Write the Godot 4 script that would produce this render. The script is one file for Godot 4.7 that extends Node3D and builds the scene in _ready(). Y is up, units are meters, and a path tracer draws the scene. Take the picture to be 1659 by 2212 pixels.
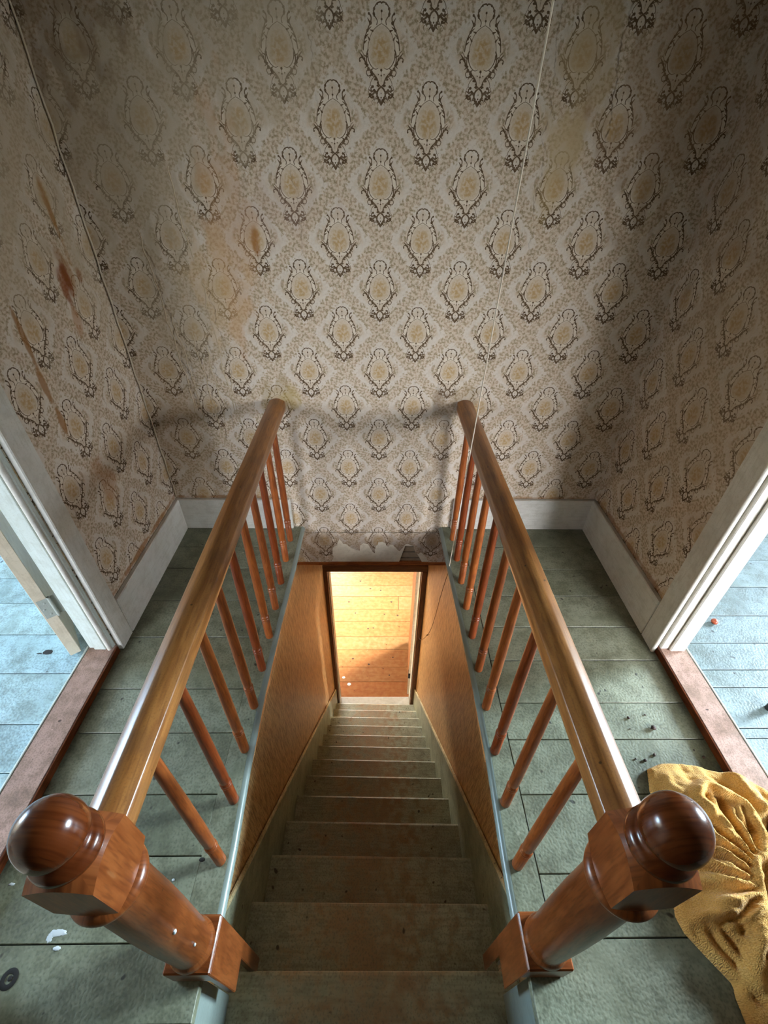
extends Node3D

# ---- measured layout (metres; hall floor at y = 0, camera above the stair well looking down the stairs) ----
const WL := -0.976        # hall side of the left wall
const WR := 1.066         # hall side of the right wall
const ZB := -1.755        # back wall
const ZF := 3.20          # wall behind the camera
const ZO := 1.60          # how far the stains on the side walls are mapped
const TOP := 2.20         # ceiling
const LW := -3.40         # lower floor
const NL := -0.393        # floor edge of the well, left
const NR := 0.349         # floor edge of the well, right
const PL := -0.452        # panelling, left
const PR := 0.420         # panelling, right
const DZ := -2.62         # front of the lower door frame

var rng := RandomNumberGenerator.new()
var M := {}

func _ready() -> void:
	rng.seed = 7
	camera_and_light()
	await materials()
	shell()
	floors()
	rooms()
	lower_room()
	stair_well()
	staircase()
	door_trim()
	railings()
	towel()
	cord()
	debris()

# =====================================================================================================
func camera_and_light() -> void:
	var cam := Camera3D.new()
	cam.name = "camera"
	cam.transform = Transform3D(Basis(Vector3.UP, -0.01821) * Basis(Vector3.RIGHT, -0.65736) * Basis(Vector3.BACK, 0.01523), Vector3(0, 1.45, 0))
	cam.fov = 98.10
	cam.near = 0.02
	cam.current = true
	add_child(cam)
	var env := Environment.new()
	env.background_mode = Environment.BG_SKY
	var sky := Sky.new()
	var sm := ProceduralSkyMaterial.new()
	sm.sky_top_color = Color(0.50, 0.66, 0.90)
	sm.sky_horizon_color = Color(0.82, 0.88, 0.95)
	sm.ground_bottom_color = Color(0.22, 0.24, 0.20)
	sm.ground_horizon_color = Color(0.55, 0.58, 0.58)
	sm.sky_energy_multiplier = 2.0
	sky.sky_material = sm
	env.sky = sky
	env.tonemap_mode = Environment.TONE_MAPPER_LINEAR
	env.tonemap_exposure = 2.25
	env.sdfgi_enabled = true
	env.ssao_enabled = true
	env.ssil_enabled = true
	var we := WorldEnvironment.new()
	we.name = "world"
	we.environment = env
	add_child(we)
	# daylight through the windows of the two side rooms and of the room downstairs
	# (bright patches of sky outside each window; two side-room windows added as fill)
	daylight("right_window_daylight", Vector3(9.0, 3.0, -3.2), Vector3(4.1, 1.3, -1.65), Vector2(1.9, 2.2), Color(0.68, 0.87, 1.0), 215.0)
	daylight("right_side_added_fill", Vector3(9.0, 2.8, 3.2), Vector3(4.1, 1.3, 0.65), Vector2(8.0, 4.4), Color(0.90, 0.95, 1.0), 75.0)  # added light with its window, unseen, brightens the left wall
	daylight("right_front_window_daylight", Vector3(6.7, 3.7, 6.4), Vector3(2.65, 1.2, 1.4), Vector2(9.0, 5.0), Color(0.97, 0.97, 1.0), 290.0)
	daylight("left_window_daylight", Vector3(-9.0, 3.0, -2.6), Vector3(-4.0, 1.3, -1.70), Vector2(3.0, 2.6), Color(0.52, 0.78, 1.0), 80.0)
	daylight("left_front_added_fill", Vector3(-6.7, 3.3, 6.4), Vector3(-2.65, 1.3, 1.3), Vector2(9.0, 5.0), Color(0.94, 0.96, 1.0), 130.0)  # added fill from an unseen window, for the right of the back wall
	daylight("lower_window_daylight", Vector3(-1.6, -0.9, -10.5), Vector3(-1.15, -1.9, -6.5), Vector2(3.0, 2.4), Color(1.0, 0.96, 0.90), 120.0)
	daylight("lower_side_window_daylight", Vector3(6.0, -1.3, -5.6), Vector3(2.0, -1.9, -4.5), Vector2(3.0, 2.4), Color(1.0, 0.96, 0.88), 900.0)

func daylight(called: String, at: Vector3, towards: Vector3, size: Vector2, color: Color, energy: float) -> void:
	var l := AreaLight3D.new()
	l.name = called
	l.look_at_from_position(at, towards)
	l.area_size = size
	l.light_color = color.linear_to_srgb()
	l.light_energy = energy
	l.area_range = 20.0
	l.area_attenuation = 2.0
	l.shadow_enabled = true
	add_child(l)

# =====================================================================================================
# building helpers
func put(called: String, s: SurfaceTool, m: Material, parent: Node = self) -> MeshInstance3D:
	var o := MeshInstance3D.new()
	o.name = called
	o.mesh = s.commit()
	o.material_override = m
	parent.add_child(o, true)
	return o

func thing(called: String, label: String, category: String, at := Vector3.ZERO, group := "") -> Node3D:
	var o := Node3D.new()
	o.name = called
	o.position = at
	add_child(o, true)
	tag(o, label, category, group)
	return o

func tag(o: Node, label: String, category: String, group := "") -> void:
	o.set_meta("label", label)
	o.set_meta("category", category)
	if group != "":
		o.set_meta("group", group)

func struct(called: String, label := "", category := "") -> Node3D:
	var o := Node3D.new()
	o.name = called
	add_child(o, true)
	o.set_meta("kind", "structure")
	if label != "":
		o.set_meta("label", label)
		o.set_meta("category", category)
	return o

func struct_mesh(called: String, s: SurfaceTool, m: Material, label := "", category := "") -> MeshInstance3D:
	var o := put(called, s, m)
	o.set_meta("kind", "structure")
	if label != "":
		o.set_meta("label", label)
		o.set_meta("category", category)
	return o

func begin() -> SurfaceTool:
	var s := SurfaceTool.new()
	s.begin(Mesh.PRIMITIVE_TRIANGLES)
	return s

func vert(s: SurfaceTool, p: Vector3, n: Vector3, uv: Vector2) -> void:
	s.set_normal(n)
	s.set_uv(uv)
	s.add_vertex(p)

func tri(s: SurfaceTool, p: Array, n: Array, uv: Array) -> void:
	var c: Vector3 = (p[1] - p[0]).cross(p[2] - p[0])
	if c.dot(n[0] + n[1] + n[2]) > 0.0:
		for i in [0, 2, 1]:
			vert(s, p[i], n[i], uv[i])
	else:
		for i in 3:
			vert(s, p[i], n[i], uv[i])

func quad(s: SurfaceTool, p: Array, n: Array, uv: Array) -> void:
	tri(s, [p[0], p[1], p[2]], [n[0], n[1], n[2]], [uv[0], uv[1], uv[2]])
	tri(s, [p[0], p[2], p[3]], [n[0], n[2], n[3]], [uv[0], uv[2], uv[3]])

# texture coordinates in metres: u along the grain axis
func grain_uv(p: Vector3, n: Vector3, g: int, off: Vector2) -> Vector2:
	var a := n.abs()
	var d := 0 if a.x >= a.y and a.x >= a.z else (1 if a.y >= a.z else 2)
	var rest := []
	for k in 3:
		if k != d:
			rest.append(k)
	if rest[1] == g:
		rest.reverse()
	return Vector2(p[rest[0]], p[rest[1]]) + off

func box(s: SurfaceTool, lo: Vector3, hi: Vector3, g := 0, off := Vector2.ZERO, b := 0.0015) -> void:
	var c := (lo + hi) / 2
	var h := (hi - lo) / 2
	b = minf(b, minf(h.x, minf(h.y, h.z)) * 0.9)
	var q := h - Vector3(b, b, b)
	for d in 3:
		var e := (d + 1) % 3
		var f := (d + 2) % 3
		for sg in [-1.0, 1.0]:
			var n := Vector3.ZERO
			n[d] = sg
			var p := []
			for k in [[-1, -1], [1, -1], [1, 1], [-1, 1]]:
				var v := Vector3.ZERO
				v[d] = sg * h[d]
				v[e] = k[0] * q[e]
				v[f] = k[1] * q[f]
				p.append(c + v)
			quad(s, p, [n, n, n, n], p.map(func(v): return grain_uv(v, n, g, off)))
	if b <= 0.0:
		return
	for d in 3:      # edges along axis d
		var e := (d + 1) % 3
		var f := (d + 2) % 3
		for se in [-1.0, 1.0]:
			for sf in [-1.0, 1.0]:
				var n := Vector3.ZERO
				n[e] = se
				n[f] = sf
				var nu := Vector3.ZERO
				nu[e] = se
				n = n.normalized()
				var p := []
				for k in [[-1, 0], [1, 0], [1, 1], [-1, 1]]:
					var v := Vector3.ZERO
					v[d] = k[0] * q[d]
					v[e] = se * (h[e] if k[1] == 0 else q[e])
					v[f] = sf * (q[f] if k[1] == 0 else h[f])
					p.append(c + v)
				quad(s, p, [n, n, n, n], p.map(func(v): return grain_uv(v, nu, g, off)))
	for i in 8:
		var sg := Vector3(1 if i & 1 else -1, 1 if i & 2 else -1, 1 if i & 4 else -1)
		var p := []
		for d in 3:
			var v := q
			v[d] = h[d]
			p.append(c + v * sg)
		var n := sg.normalized()
		tri(s, p, [n, n, n], p.map(func(v): return Vector2(v.x, v.y)))

func rnd_off() -> Vector2:
	return Vector2(rng.randf() * 5.0, rng.randf() * 5.0)

# a flat polygon in (x, z) given thickness; uv along axis g
func prism(s: SurfaceTool, poly: PackedVector2Array, y0: float, y1: float, g := 2, off := Vector2.ZERO) -> void:
	extrude(s, poly, Vector3(1, 0, 0), Vector3(0, 0, 1), Vector3(0, 1, 0), y0, y1, g, off)

func extrude(s: SurfaceTool, poly: PackedVector2Array, ex: Vector3, ey: Vector3, ez: Vector3, a: float, b: float, g := 2, off := Vector2.ZERO) -> void:
	var idx := Geometry2D.triangulate_polygon(poly)
	for side in [[b, 1.0], [a, -1.0]]:
		var n: Vector3 = ez * side[1]
		for i in range(0, idx.size(), 3):
			var p := []
			for k in 3:
				var v := poly[idx[i + k]]
				p.append(ex * v.x + ey * v.y + ez * side[0])
			tri(s, p, [n, n, n], p.map(func(v): return grain_uv(v, n, g, off)))
	var turn := -1.0 if Geometry2D.is_polygon_clockwise(poly) else 1.0
	for i in poly.size():
		var u := poly[i]
		var v := poly[(i + 1) % poly.size()]
		var d := (v - u).normalized()
		var n := (ex * d.y - ey * d.x) * turn
		var p := [ex * u.x + ey * u.y + ez * a, ex * v.x + ey * v.y + ez * a, ex * v.x + ey * v.y + ez * b, ex * u.x + ey * u.y + ez * b]
		quad(s, p, [n, n, n, n], p.map(func(w): return grain_uv(w, n, g, off)))

# profile of Vector2(radius, height) turned round a vertical axis at c
func lathe(s: SurfaceTool, prof: Array, c: Vector3, segs := 40, off := Vector2.ZERO, flat_uv := false) -> void:
	var ns := []
	var widest := 0.0
	for q in prof:
		widest = maxf(widest, q.x)
	for i in prof.size() - 1:
		var d: Vector2 = prof[i + 1] - prof[i]
		ns.append(Vector2(d.y, -d.x).normalized())
	for i in prof.size() - 1:
		var n0: Vector2 = ns[i]
		var n1: Vector2 = ns[i]
		if i > 0 and ns[i - 1].dot(ns[i]) > 0.55:
			n0 = (ns[i - 1] + ns[i]).normalized()
		if i < ns.size() - 1 and ns[i + 1].dot(ns[i]) > 0.55:
			n1 = (ns[i + 1] + ns[i]).normalized()
		var r0: Vector2 = prof[i]
		var r1: Vector2 = prof[i + 1]
		for k in segs:
			var t0 := TAU * k / segs
			var t1 := TAU * (k + 1) / segs
			var a := Vector3(cos(t0), 0, sin(t0))
			var b := Vector3(cos(t1), 0, sin(t1))
			var p := [c + a * r0.x + Vector3.UP * r0.y, c + b * r0.x + Vector3.UP * r0.y, c + b * r1.x + Vector3.UP * r1.y, c + a * r1.x + Vector3.UP * r1.y]
			var n := [a * n0.x + Vector3.UP * n0.y, b * n0.x + Vector3.UP * n0.y, b * n1.x + Vector3.UP * n1.y, a * n1.x + Vector3.UP * n1.y]
			var rr := widest
			var uv := [Vector2(r0.y, t0 * rr) + off, Vector2(r0.y, t1 * rr) + off, Vector2(r1.y, t1 * rr) + off, Vector2(r1.y, t0 * rr) + off]
			if flat_uv:
				uv = p.map(func(v): return Vector2(v.x + v.y * 0.6, v.z) + off)
			if r0.x < 1e-6:
				tri(s, [p[0], p[2], p[3]], [n[0], n[2], n[3]], [uv[0], uv[2], uv[3]])
			elif r1.x < 1e-6:
				tri(s, [p[0], p[1], p[2]], [n[0], n[1], n[2]], [uv[0], uv[1], uv[2]])
			else:
				quad(s, p, n, uv)

# closed outline (x to the right, y up) swept in a straight line from a to b
func sweep(s: SurfaceTool, prof: Array, a: Vector3, b: Vector3, smooth := true, off := Vector2.ZERO) -> void:
	var f := (b - a).normalized()
	var r := f.cross(Vector3.UP).normalized()
	if r.length() < 0.5:
		r = Vector3.RIGHT
	var u := r.cross(f).normalized()
	var n2 := []
	var len := [0.0]
	var m := prof.size()
	var area := 0.0
	for i in m:
		var p: Vector2 = prof[i]
		var q: Vector2 = prof[(i + 1) % m]
		area += p.cross(q)
	for i in m:
		var d: Vector2 = prof[(i + 1) % m] - prof[i]
		n2.append((Vector2(d.y, -d.x) * signf(area)).normalized())
		len.append(len[-1] + d.length())
	for i in m:
		var j := (i + 1) % m
		var na: Vector2 = n2[i]
		var nb: Vector2 = n2[i]
		if smooth:
			if n2[(i + m - 1) % m].dot(n2[i]) > 0.72:
				na = (n2[(i + m - 1) % m] + n2[i]).normalized()
			if n2[j].dot(n2[i]) > 0.72:
				nb = (n2[j] + n2[i]).normalized()
		var ci: Vector3 = r * prof[i].x + u * prof[i].y
		var cj: Vector3 = r * prof[j].x + u * prof[j].y
		var wa: Vector3 = r * na.x + u * na.y
		var wb: Vector3 = r * nb.x + u * nb.y
		var L := a.distance_to(b)
		quad(s, [a + ci, a + cj, b + cj, b + ci], [wa, wb, wb, wa], [Vector2(0, len[i]) + off, Vector2(0, len[i + 1]) + off, Vector2(L, len[i + 1]) + off, Vector2(L, len[i]) + off])
	var idx := Geometry2D.triangulate_polygon(PackedVector2Array(prof))
	for e in [[a, -f], [b, f]]:
		for i in range(0, idx.size(), 3):
			var p := []
			for k in 3:
				var v: Vector2 = prof[idx[i + k]]
				p.append(e[0] + r * v.x + u * v.y)
			tri(s, p, [e[1], e[1], e[1]], p.map(func(w): return Vector2(w.x, w.y)))

func tube(s: SurfaceTool, pts: Array, rad: float, segs := 6) -> void:
	for i in pts.size() - 1:
		var f: Vector3 = (pts[i + 1] - pts[i]).normalized()
		var r := f.cross(Vector3(0.3, 0.2, 0.9)).normalized()
		var u := r.cross(f)
		for k in segs:
			var a := r * cos(TAU * k / segs) + u * sin(TAU * k / segs)
			var b := r * cos(TAU * (k + 1) / segs) + u * sin(TAU * (k + 1) / segs)
			quad(s, [pts[i] + a * rad, pts[i] + b * rad, pts[i + 1] + b * rad, pts[i + 1] + a * rad], [a, b, b, a], [Vector2.ZERO, Vector2.RIGHT, Vector2.ONE, Vector2.DOWN])

func blob(s: SurfaceTool, c: Vector3, r: Vector3, bump: float, sd: int, rings := 7, segs := 10) -> void:
	var nz := FastNoiseLite.new()
	nz.seed = sd
	nz.frequency = 0.9
	var pt := func(i: int, k: int) -> Vector3:
		var t := PI * i / rings
		var a := TAU * (k % segs) / segs
		var d := Vector3(sin(t) * cos(a), cos(t), sin(t) * sin(a))
		return d * r * (1.0 + bump * nz.get_noise_3dv(d * 1.7))
	for i in rings:
		for k in segs:
			var p := [pt.call(i, k), pt.call(i, k + 1), pt.call(i + 1, k + 1), pt.call(i + 1, k)]
			var n := p.map(func(v): return (v / (r * r)).normalized())
			quad(s, p.map(func(v): return v + c), n, [Vector2.ZERO, Vector2.RIGHT, Vector2.ONE, Vector2.DOWN])

# =====================================================================================================
# textures, computed
func noise_bytes(w: int, h: int, freq: float, sd: int, stretch := 1, kind := FastNoiseLite.TYPE_SIMPLEX_SMOOTH, octaves := 4) -> PackedByteArray:
	var n := FastNoiseLite.new()
	n.noise_type = kind
	n.seed = sd
	n.frequency = freq
	n.fractal_octaves = octaves
	var im := n.get_seamless_image(maxi(8, w / stretch), h, false, false, 0.15, true)
	im.convert(Image.FORMAT_L8)
	if stretch > 1:
		im.resize(w, h, Image.INTERPOLATE_CUBIC)
	return im.get_data()

# each layer: [bytes, from, to, colour, strength]; from > to turns it round
func layered(w: int, h: int, base: Color, layers: Array) -> Image:
	var n := w * h
	var R := PackedFloat32Array()
	var G := PackedFloat32Array()
	var B := PackedFloat32Array()
	R.resize(n); G.resize(n); B.resize(n)
	R.fill(base.r); G.fill(base.g); B.fill(base.b)
	for l in layers:
		var lut := PackedFloat32Array()
		for i in 256:
			lut.append(clampf((i / 255.0 - l[1]) / (l[2] - l[1]), 0.0, 1.0) * l[4])
		var by: PackedByteArray = l[0]
		var c: Color = l[3]
		var cr := c.r
		var cg := c.g
		var cb := c.b
		for i in n:
			var t := lut[by[i]]
			if t > 0.004:
				R[i] += (cr - R[i]) * t
				G[i] += (cg - G[i]) * t
				B[i] += (cb - B[i]) * t
	var out := PackedByteArray()
	out.resize(n * 3)
	for i in n:
		out[i * 3] = int(clampf(R[i], 0, 1) * 255.0)
		out[i * 3 + 1] = int(clampf(G[i], 0, 1) * 255.0)
		out[i * 3 + 2] = int(clampf(B[i], 0, 1) * 255.0)
	return Image.create_from_data(w, h, false, Image.FORMAT_RGB8, out)

func tex(im: Image) -> ImageTexture:
	return ImageTexture.create_from_image(im)

func c8(r: int, g: int, b: int) -> Color:
	return Color(r / 255.0, g / 255.0, b / 255.0)

func mat(called: String, t: Texture2D, color: Color, rough: float, scale := 1.0, spec := 0.5) -> StandardMaterial3D:
	var m := StandardMaterial3D.new()
	m.resource_name = called
	m.albedo_texture = t
	m.albedo_color = color
	m.roughness = rough
	m.metallic_specular = spec
	m.uv1_scale = Vector3(scale, scale, 1)
	return m

func tint(m: StandardMaterial3D, c: Color) -> StandardMaterial3D:
	var k: StandardMaterial3D = m.duplicate()
	k.albedo_color = c
	return k

func relief(m: StandardMaterial3D, by: PackedByteArray, w: int, h: int, cm: float) -> void:
	m.heightmap_enabled = true
	m.heightmap_texture = tex(Image.create_from_data(w, h, false, Image.FORMAT_L8, by))
	m.heightmap_scale = cm

func materials() -> void:
	var W := 512
	var soft := noise_bytes(W, W, 0.008, 11)
	var mid := noise_bytes(W, W, 0.03, 12)
	var fine := noise_bytes(W, W, 0.16, 13, 1, FastNoiseLite.TYPE_SIMPLEX, 3)
	var grain := noise_bytes(W, W, 0.11, 14, 12, FastNoiseLite.TYPE_SIMPLEX, 4)
	var grain2 := noise_bytes(W, W, 0.045, 15, 10, FastNoiseLite.TYPE_SIMPLEX, 3)
	var specks := noise_bytes(W, W, 0.09, 16, 1, FastNoiseLite.TYPE_VALUE_CUBIC, 2)
	var scratch := noise_bytes(W, W, 0.06, 17, 6, FastNoiseLite.TYPE_VALUE_CUBIC, 2)
	# grey-green floor paint, worn and speckled (1 tile = 0.9 m)
	var fl := layered(W, W, c8(118, 123, 108), [
		[soft, 0.35, 0.75, c8(134, 140, 128), 0.75], [soft, 0.45, 0.15, c8(92, 95, 80), 0.7], [mid, 0.50, 0.82, c8(142, 147, 135), 0.45], [mid, 0.45, 0.2, c8(92, 94, 80), 0.5],
		[grain, 0.5, 0.1, c8(94, 97, 84), 0.25], [fine, 0.60, 0.85, c8(146, 149, 138), 0.35], [fine, 0.40, 0.15, c8(78, 80, 68), 0.5],
		[specks, 0.15, 0.09, c8(44, 42, 36), 0.85], [specks, 0.90, 0.94, c8(188, 190, 180), 0.6], [scratch, 0.90, 0.95, c8(164, 166, 154), 0.3]])
	M.floor = mat("worn floor paint", tex(fl), Color(0.98, 0.965, 0.885), 0.50, 1.1)
	relief(M.floor, fine, W, W, 0.06)
	M.floor_b = tint(M.floor, Color(0.92, 0.91, 0.83))
	M.floor_c = tint(M.floor, Color(1.02, 1.0, 0.925))
	# the side rooms' paint: bluer and paler
	M.roomfloor = tint(M.floor, Color(1.16, 1.30, 1.46))
	M.roomfloor_b = tint(M.floor, Color(1.10, 1.25, 1.42))
	M.rightfloor = tint(M.floor, Color(0.80, 0.88, 0.97))
	M.rightfloor_b = tint(M.floor, Color(0.76, 0.84, 0.94))
	# the treads: dark paint worn to brown down the middle (u across the tread 0..1)
	var wear := PackedByteArray()
	wear.resize(W * W)
	for y in W:
		for x in W:
			var u := (x / float(W) - 0.5) * 2.0
			var k := 1.0 - clampf(absf(u + (mid[y * W + x] - 128) / 300.0) * 1.25, 0.0, 1.0)
			wear[y * W + x] = int(255.0 * clampf(k * 0.75 + (soft[y * W + x] - 128) / 350.0 + (fine[y * W + x] - 128) / 900.0, 0.0, 1.0))
	var tr := layered(W, W, c8(136, 132, 112), [
		[soft, 0.4, 0.75, c8(150, 146, 126), 0.6], [mid, 0.5, 0.2, c8(112, 106, 88), 0.6], [grain, 0.52, 0.25, c8(108, 100, 82), 0.4],
		[wear, 0.15, 0.8, c8(128, 98, 70), 0.8], [fine, 0.42, 0.2, c8(84, 76, 62), 0.45], [specks, 0.16, 0.09, c8(44, 36, 28), 0.8], [specks, 0.9, 0.95, c8(170, 164, 146), 0.5]])
	M.tread = mat("worn tread paint", tex(tr), Color(1.32, 1.36, 1.36), 0.55, 1.0)
	relief(M.tread, fine, W, W, 0.05)
	M.riser = mat("stair paint", tex(fl), Color(0.85, 0.83, 0.72), 0.55, 1.1)
	M.skirt = mat("grey green stair string paint", tex(fl), Color(1.25, 1.24, 1.15), 0.45, 1.1)
	M.cap = mat("string moulding paint", tex(fl), Color(1.6, 1.42, 1.2), 0.45, 1.1)
	# varnished turned wood
	var wd := layered(W, W, c8(158, 88, 42), [
		[grain2, 0.45, 0.85, c8(174, 102, 52), 0.6], [grain2, 0.5, 0.15, c8(132, 68, 30), 0.6], [grain, 0.46, 0.15, c8(104, 52, 24), 0.5],
		[grain, 0.6, 0.9, c8(186, 116, 64), 0.3], [soft, 0.5, 0.2, c8(128, 66, 32), 0.4], [scratch, 0.91, 0.96, c8(205, 160, 110), 0.3], [specks, 0.10, 0.05, c8(60, 30, 14), 0.6]])
	M.wood = mat("reddish varnished wood", tex(wd), Color(0.84, 0.82, 0.82), 0.28, 2.6)
	M.wood_dark = tint(M.wood, Color(0.60, 0.54, 0.54))
	M.wood_dark.roughness = 0.2
	M.baluster = tint(M.wood, Color(0.92, 0.88, 0.84))
	M.baluster.roughness = 0.34
	M.baluster_b = tint(M.baluster, Color(0.86, 0.74, 0.70))
	M.baluster_c = tint(M.baluster, Color(1.0, 0.97, 0.90))
	var rl := layered(W, W, c8(176, 118, 62), [
		[grain2, 0.45, 0.8, c8(190, 134, 76), 0.6], [grain2, 0.5, 0.15, c8(152, 98, 52), 0.6], [grain, 0.46, 0.15, c8(124, 78, 42), 0.45],
		[fine, 0.35, 0.15, c8(110, 72, 44), 0.3], [soft, 0.5, 0.2, c8(136, 94, 58), 0.4], [specks, 0.1, 0.05, c8(58, 36, 20), 0.7], [specks, 0.93, 0.97, c8(214, 186, 140), 0.6]])
	M.rail = mat("worn golden rail wood", tex(rl), Color(0.87, 0.85, 0.83), 0.28, 2.2)
	M.thresh = mat("red brown threshold paint", tex(fl), Color(1.22, 0.96, 0.94), 0.34, 1.6)
	# grained panelling of the well
	var fig := PackedByteArray()
	fig.resize(W * W)
	var swirl := noise_bytes(W, W, 0.012, 21, 1, FastNoiseLite.TYPE_SIMPLEX_SMOOTH, 2)
	for y in W:
		for x in W:
			var v := swirl[y * W + x] / 255.0 * 15.0 + (grain[y * W + x] - 128) / 420.0
			v = absf(v - floorf(v) - 0.5) * 2.0
			fig[y * W + x] = int(255.0 * v)
	var pn := layered(W, W, c8(212, 168, 116), [
		[grain2, 0.45, 0.8, c8(222, 182, 132), 0.7], [grain2, 0.5, 0.2, c8(190, 142, 92), 0.7], [grain, 0.5, 0.15, c8(140, 92, 52), 0.75],
		[grain, 0.62, 0.9, c8(230, 194, 146), 0.4], [fig, 0.20, 0.0, c8(112, 66, 38), 0.55], [fine, 0.36, 0.15, c8(130, 84, 50), 0.5], [specks, 0.09, 0.04, c8(92, 56, 32), 0.7]])
	M.panel = mat("grained panelling", tex(pn), Color(1.05, 1.08, 1.04), 0.42, 1.7)
	M.pale_edge = mat("pale panel edge", tex(pn), Color(1.25, 1.2, 1.1), 0.5, 1.7)
	M.frame = mat("brown door frame", tex(pn), Color(0.56, 0.42, 0.30), 0.45, 1.7)
	# knotty pine downstairs
	var pi := layered(W, W, c8(204, 152, 92), [
		[grain2, 0.45, 0.8, c8(212, 164, 104), 0.5], [grain2, 0.5, 0.2, c8(190, 132, 76), 0.5], [grain, 0.45, 0.15, c8(176, 116, 64), 0.25], [mid, 0.5, 0.85, c8(216, 176, 124), 0.5], [mid, 0.45, 0.2, c8(184, 122, 68), 0.4],
		[specks, 0.12, 0.07, c8(110, 62, 28), 0.9], [specks, 0.88, 0.93, c8(232, 214, 184), 0.6]])
	M.pine = mat("orange pine boards", tex(pi), Color(0.72, 0.72, 0.74), 0.33, 1.0)
	M.pine_b = tint(M.pine, Color(0.74, 0.69, 0.67))
	M.pine_c = tint(M.pine, Color(0.76, 0.66, 0.61))
	# painted trim
	var wt := layered(W, W, c8(205, 202, 190), [[soft, 0.4, 0.8, c8(214, 212, 202), 0.6], [mid, 0.5, 0.2, c8(188, 184, 170), 0.5], [grain, 0.4, 0.15, c8(180, 176, 160), 0.35], [fine, 0.3, 0.12, c8(170, 164, 146), 0.4], [specks, 0.08, 0.04, c8(120, 104, 84), 0.6]])
	M.white = mat("old cream white paint", tex(wt), Color.WHITE, 0.45, 1.3)
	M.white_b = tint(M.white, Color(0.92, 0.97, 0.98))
	M.edge = mat("pale blue grey edge paint", tex(wt), Color(0.66, 0.73, 0.74), 0.3, 1.3)
	M.bare = mat("bare door edge", tex(wt), Color(1.0, 0.95, 0.88), 0.55, 1.3)
	M.plaster = mat("grey plaster", tex(wt), Color(1.04, 1.02, 0.98), 0.9, 2.0)
	M.lath = mat("dusty lath", tex(wt), Color(0.74, 0.68, 0.60), 0.9, 1.7)
	M.ceil = mat("ceiling paint", tex(wt), Color(0.42, 0.39, 0.35), 0.9, 0.7)
	M.roomwall = mat("room wall paint", tex(wt), Color(1.08, 1.08, 1.08), 0.9, 0.5)
	M.lowwall = mat("lower wall paint", tex(wt), Color(1.1, 1.05, 0.96), 0.9, 0.5)
	M.dark = mat("dark void", null, c8(30, 26, 22), 0.9)
	M.black = mat("black paint", null, c8(22, 20, 20), 0.5)
	M.crumb = mat("dark brown crumb", null, c8(58, 40, 30), 0.7)
	M.nut = mat("red brown nut", null, c8(140, 62, 34), 0.4)
	M.chip = mat("white paint splash", null, c8(214, 220, 222), 0.5)
	M.metal = mat("painted steel hinge", tex(wt), Color(0.80, 0.84, 0.84), 0.4, 3.0)
	M.string = mat("white cotton cord", null, c8(224, 212, 190), 0.8)
	M.string_b = mat("brown twine", null, c8(120, 84, 50), 0.8)
	var gl := StandardMaterial3D.new()
	gl.resource_name = "window glass"
	gl.transparency = BaseMaterial3D.TRANSPARENCY_ALPHA
	gl.albedo_color = Color(0.95, 0.97, 1.0, 0.06)
	gl.roughness = 0.02
	M.glass = gl
	M.wrinkle = mat("lifted paper", null, c8(186, 168, 138), 0.85)
	# yellow towelling
	var tw := layered(W, W, c8(222, 168, 88), [[soft, 0.4, 0.8, c8(230, 182, 104), 0.6], [fine, 0.5, 0.2, c8(192, 136, 64), 0.6], [fine, 0.6, 0.85, c8(238, 198, 124), 0.5]])
	M.towel = mat("yellow towelling", tex(tw), Color.WHITE, 0.95, 3.2, 0.2)
	relief(M.towel, fine, W, W, 0.28)
	M.towel.rim_enabled = true
	M.towel.rim = 0.5
	M.towel.rim_tint = 0.6
	wallpapers()

# ----------------------------------------------------------------------------------------------------
# the damask wallpaper: one repeat of the print (0.281 x 0.301 m, 2 px per mm), then stains over each wall and one painted shadow
const TX := 0.281
const TY := 0.301

func curve(pts: Array, n := 8) -> Array:
	var out := []
	for i in pts.size() - 1:
		var p0: Vector2 = pts[maxi(0, i - 1)]
		var p1: Vector2 = pts[i]
		var p2: Vector2 = pts[i + 1]
		var p3: Vector2 = pts[mini(pts.size() - 1, i + 2)]
		for k in n:
			out.append(p1.cubic_interpolate(p2, p0, p3, k / float(n)))
	out.append(pts[-1])
	return out

var tw_ := 562
var th_ := 602

func ink(cov: PackedByteArray, pts: Array, r0: float, r1: float, power := 1.0) -> void:
	for i in pts.size():
		var p: Vector2 = pts[i]
		var t := i / maxf(1.0, pts.size() - 1.0)
		var r := lerpf(r0, r1, t)
		var e := int(ceil(r + 1.0))
		for y in range(int(p.y) - e, int(p.y) + e + 2):
			for x in range(int(p.x) - e, int(p.x) + e + 2):
				var c := clampf(r + 0.5 - Vector2(x, y).distance_to(p), 0.0, 1.0) * power
				if c > 0.0:
					var k := posmod(y, th_) * tw_ + posmod(x, tw_)
					var b := int(c * 255.0)
					if b > cov[k]:
						cov[k] = b

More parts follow.
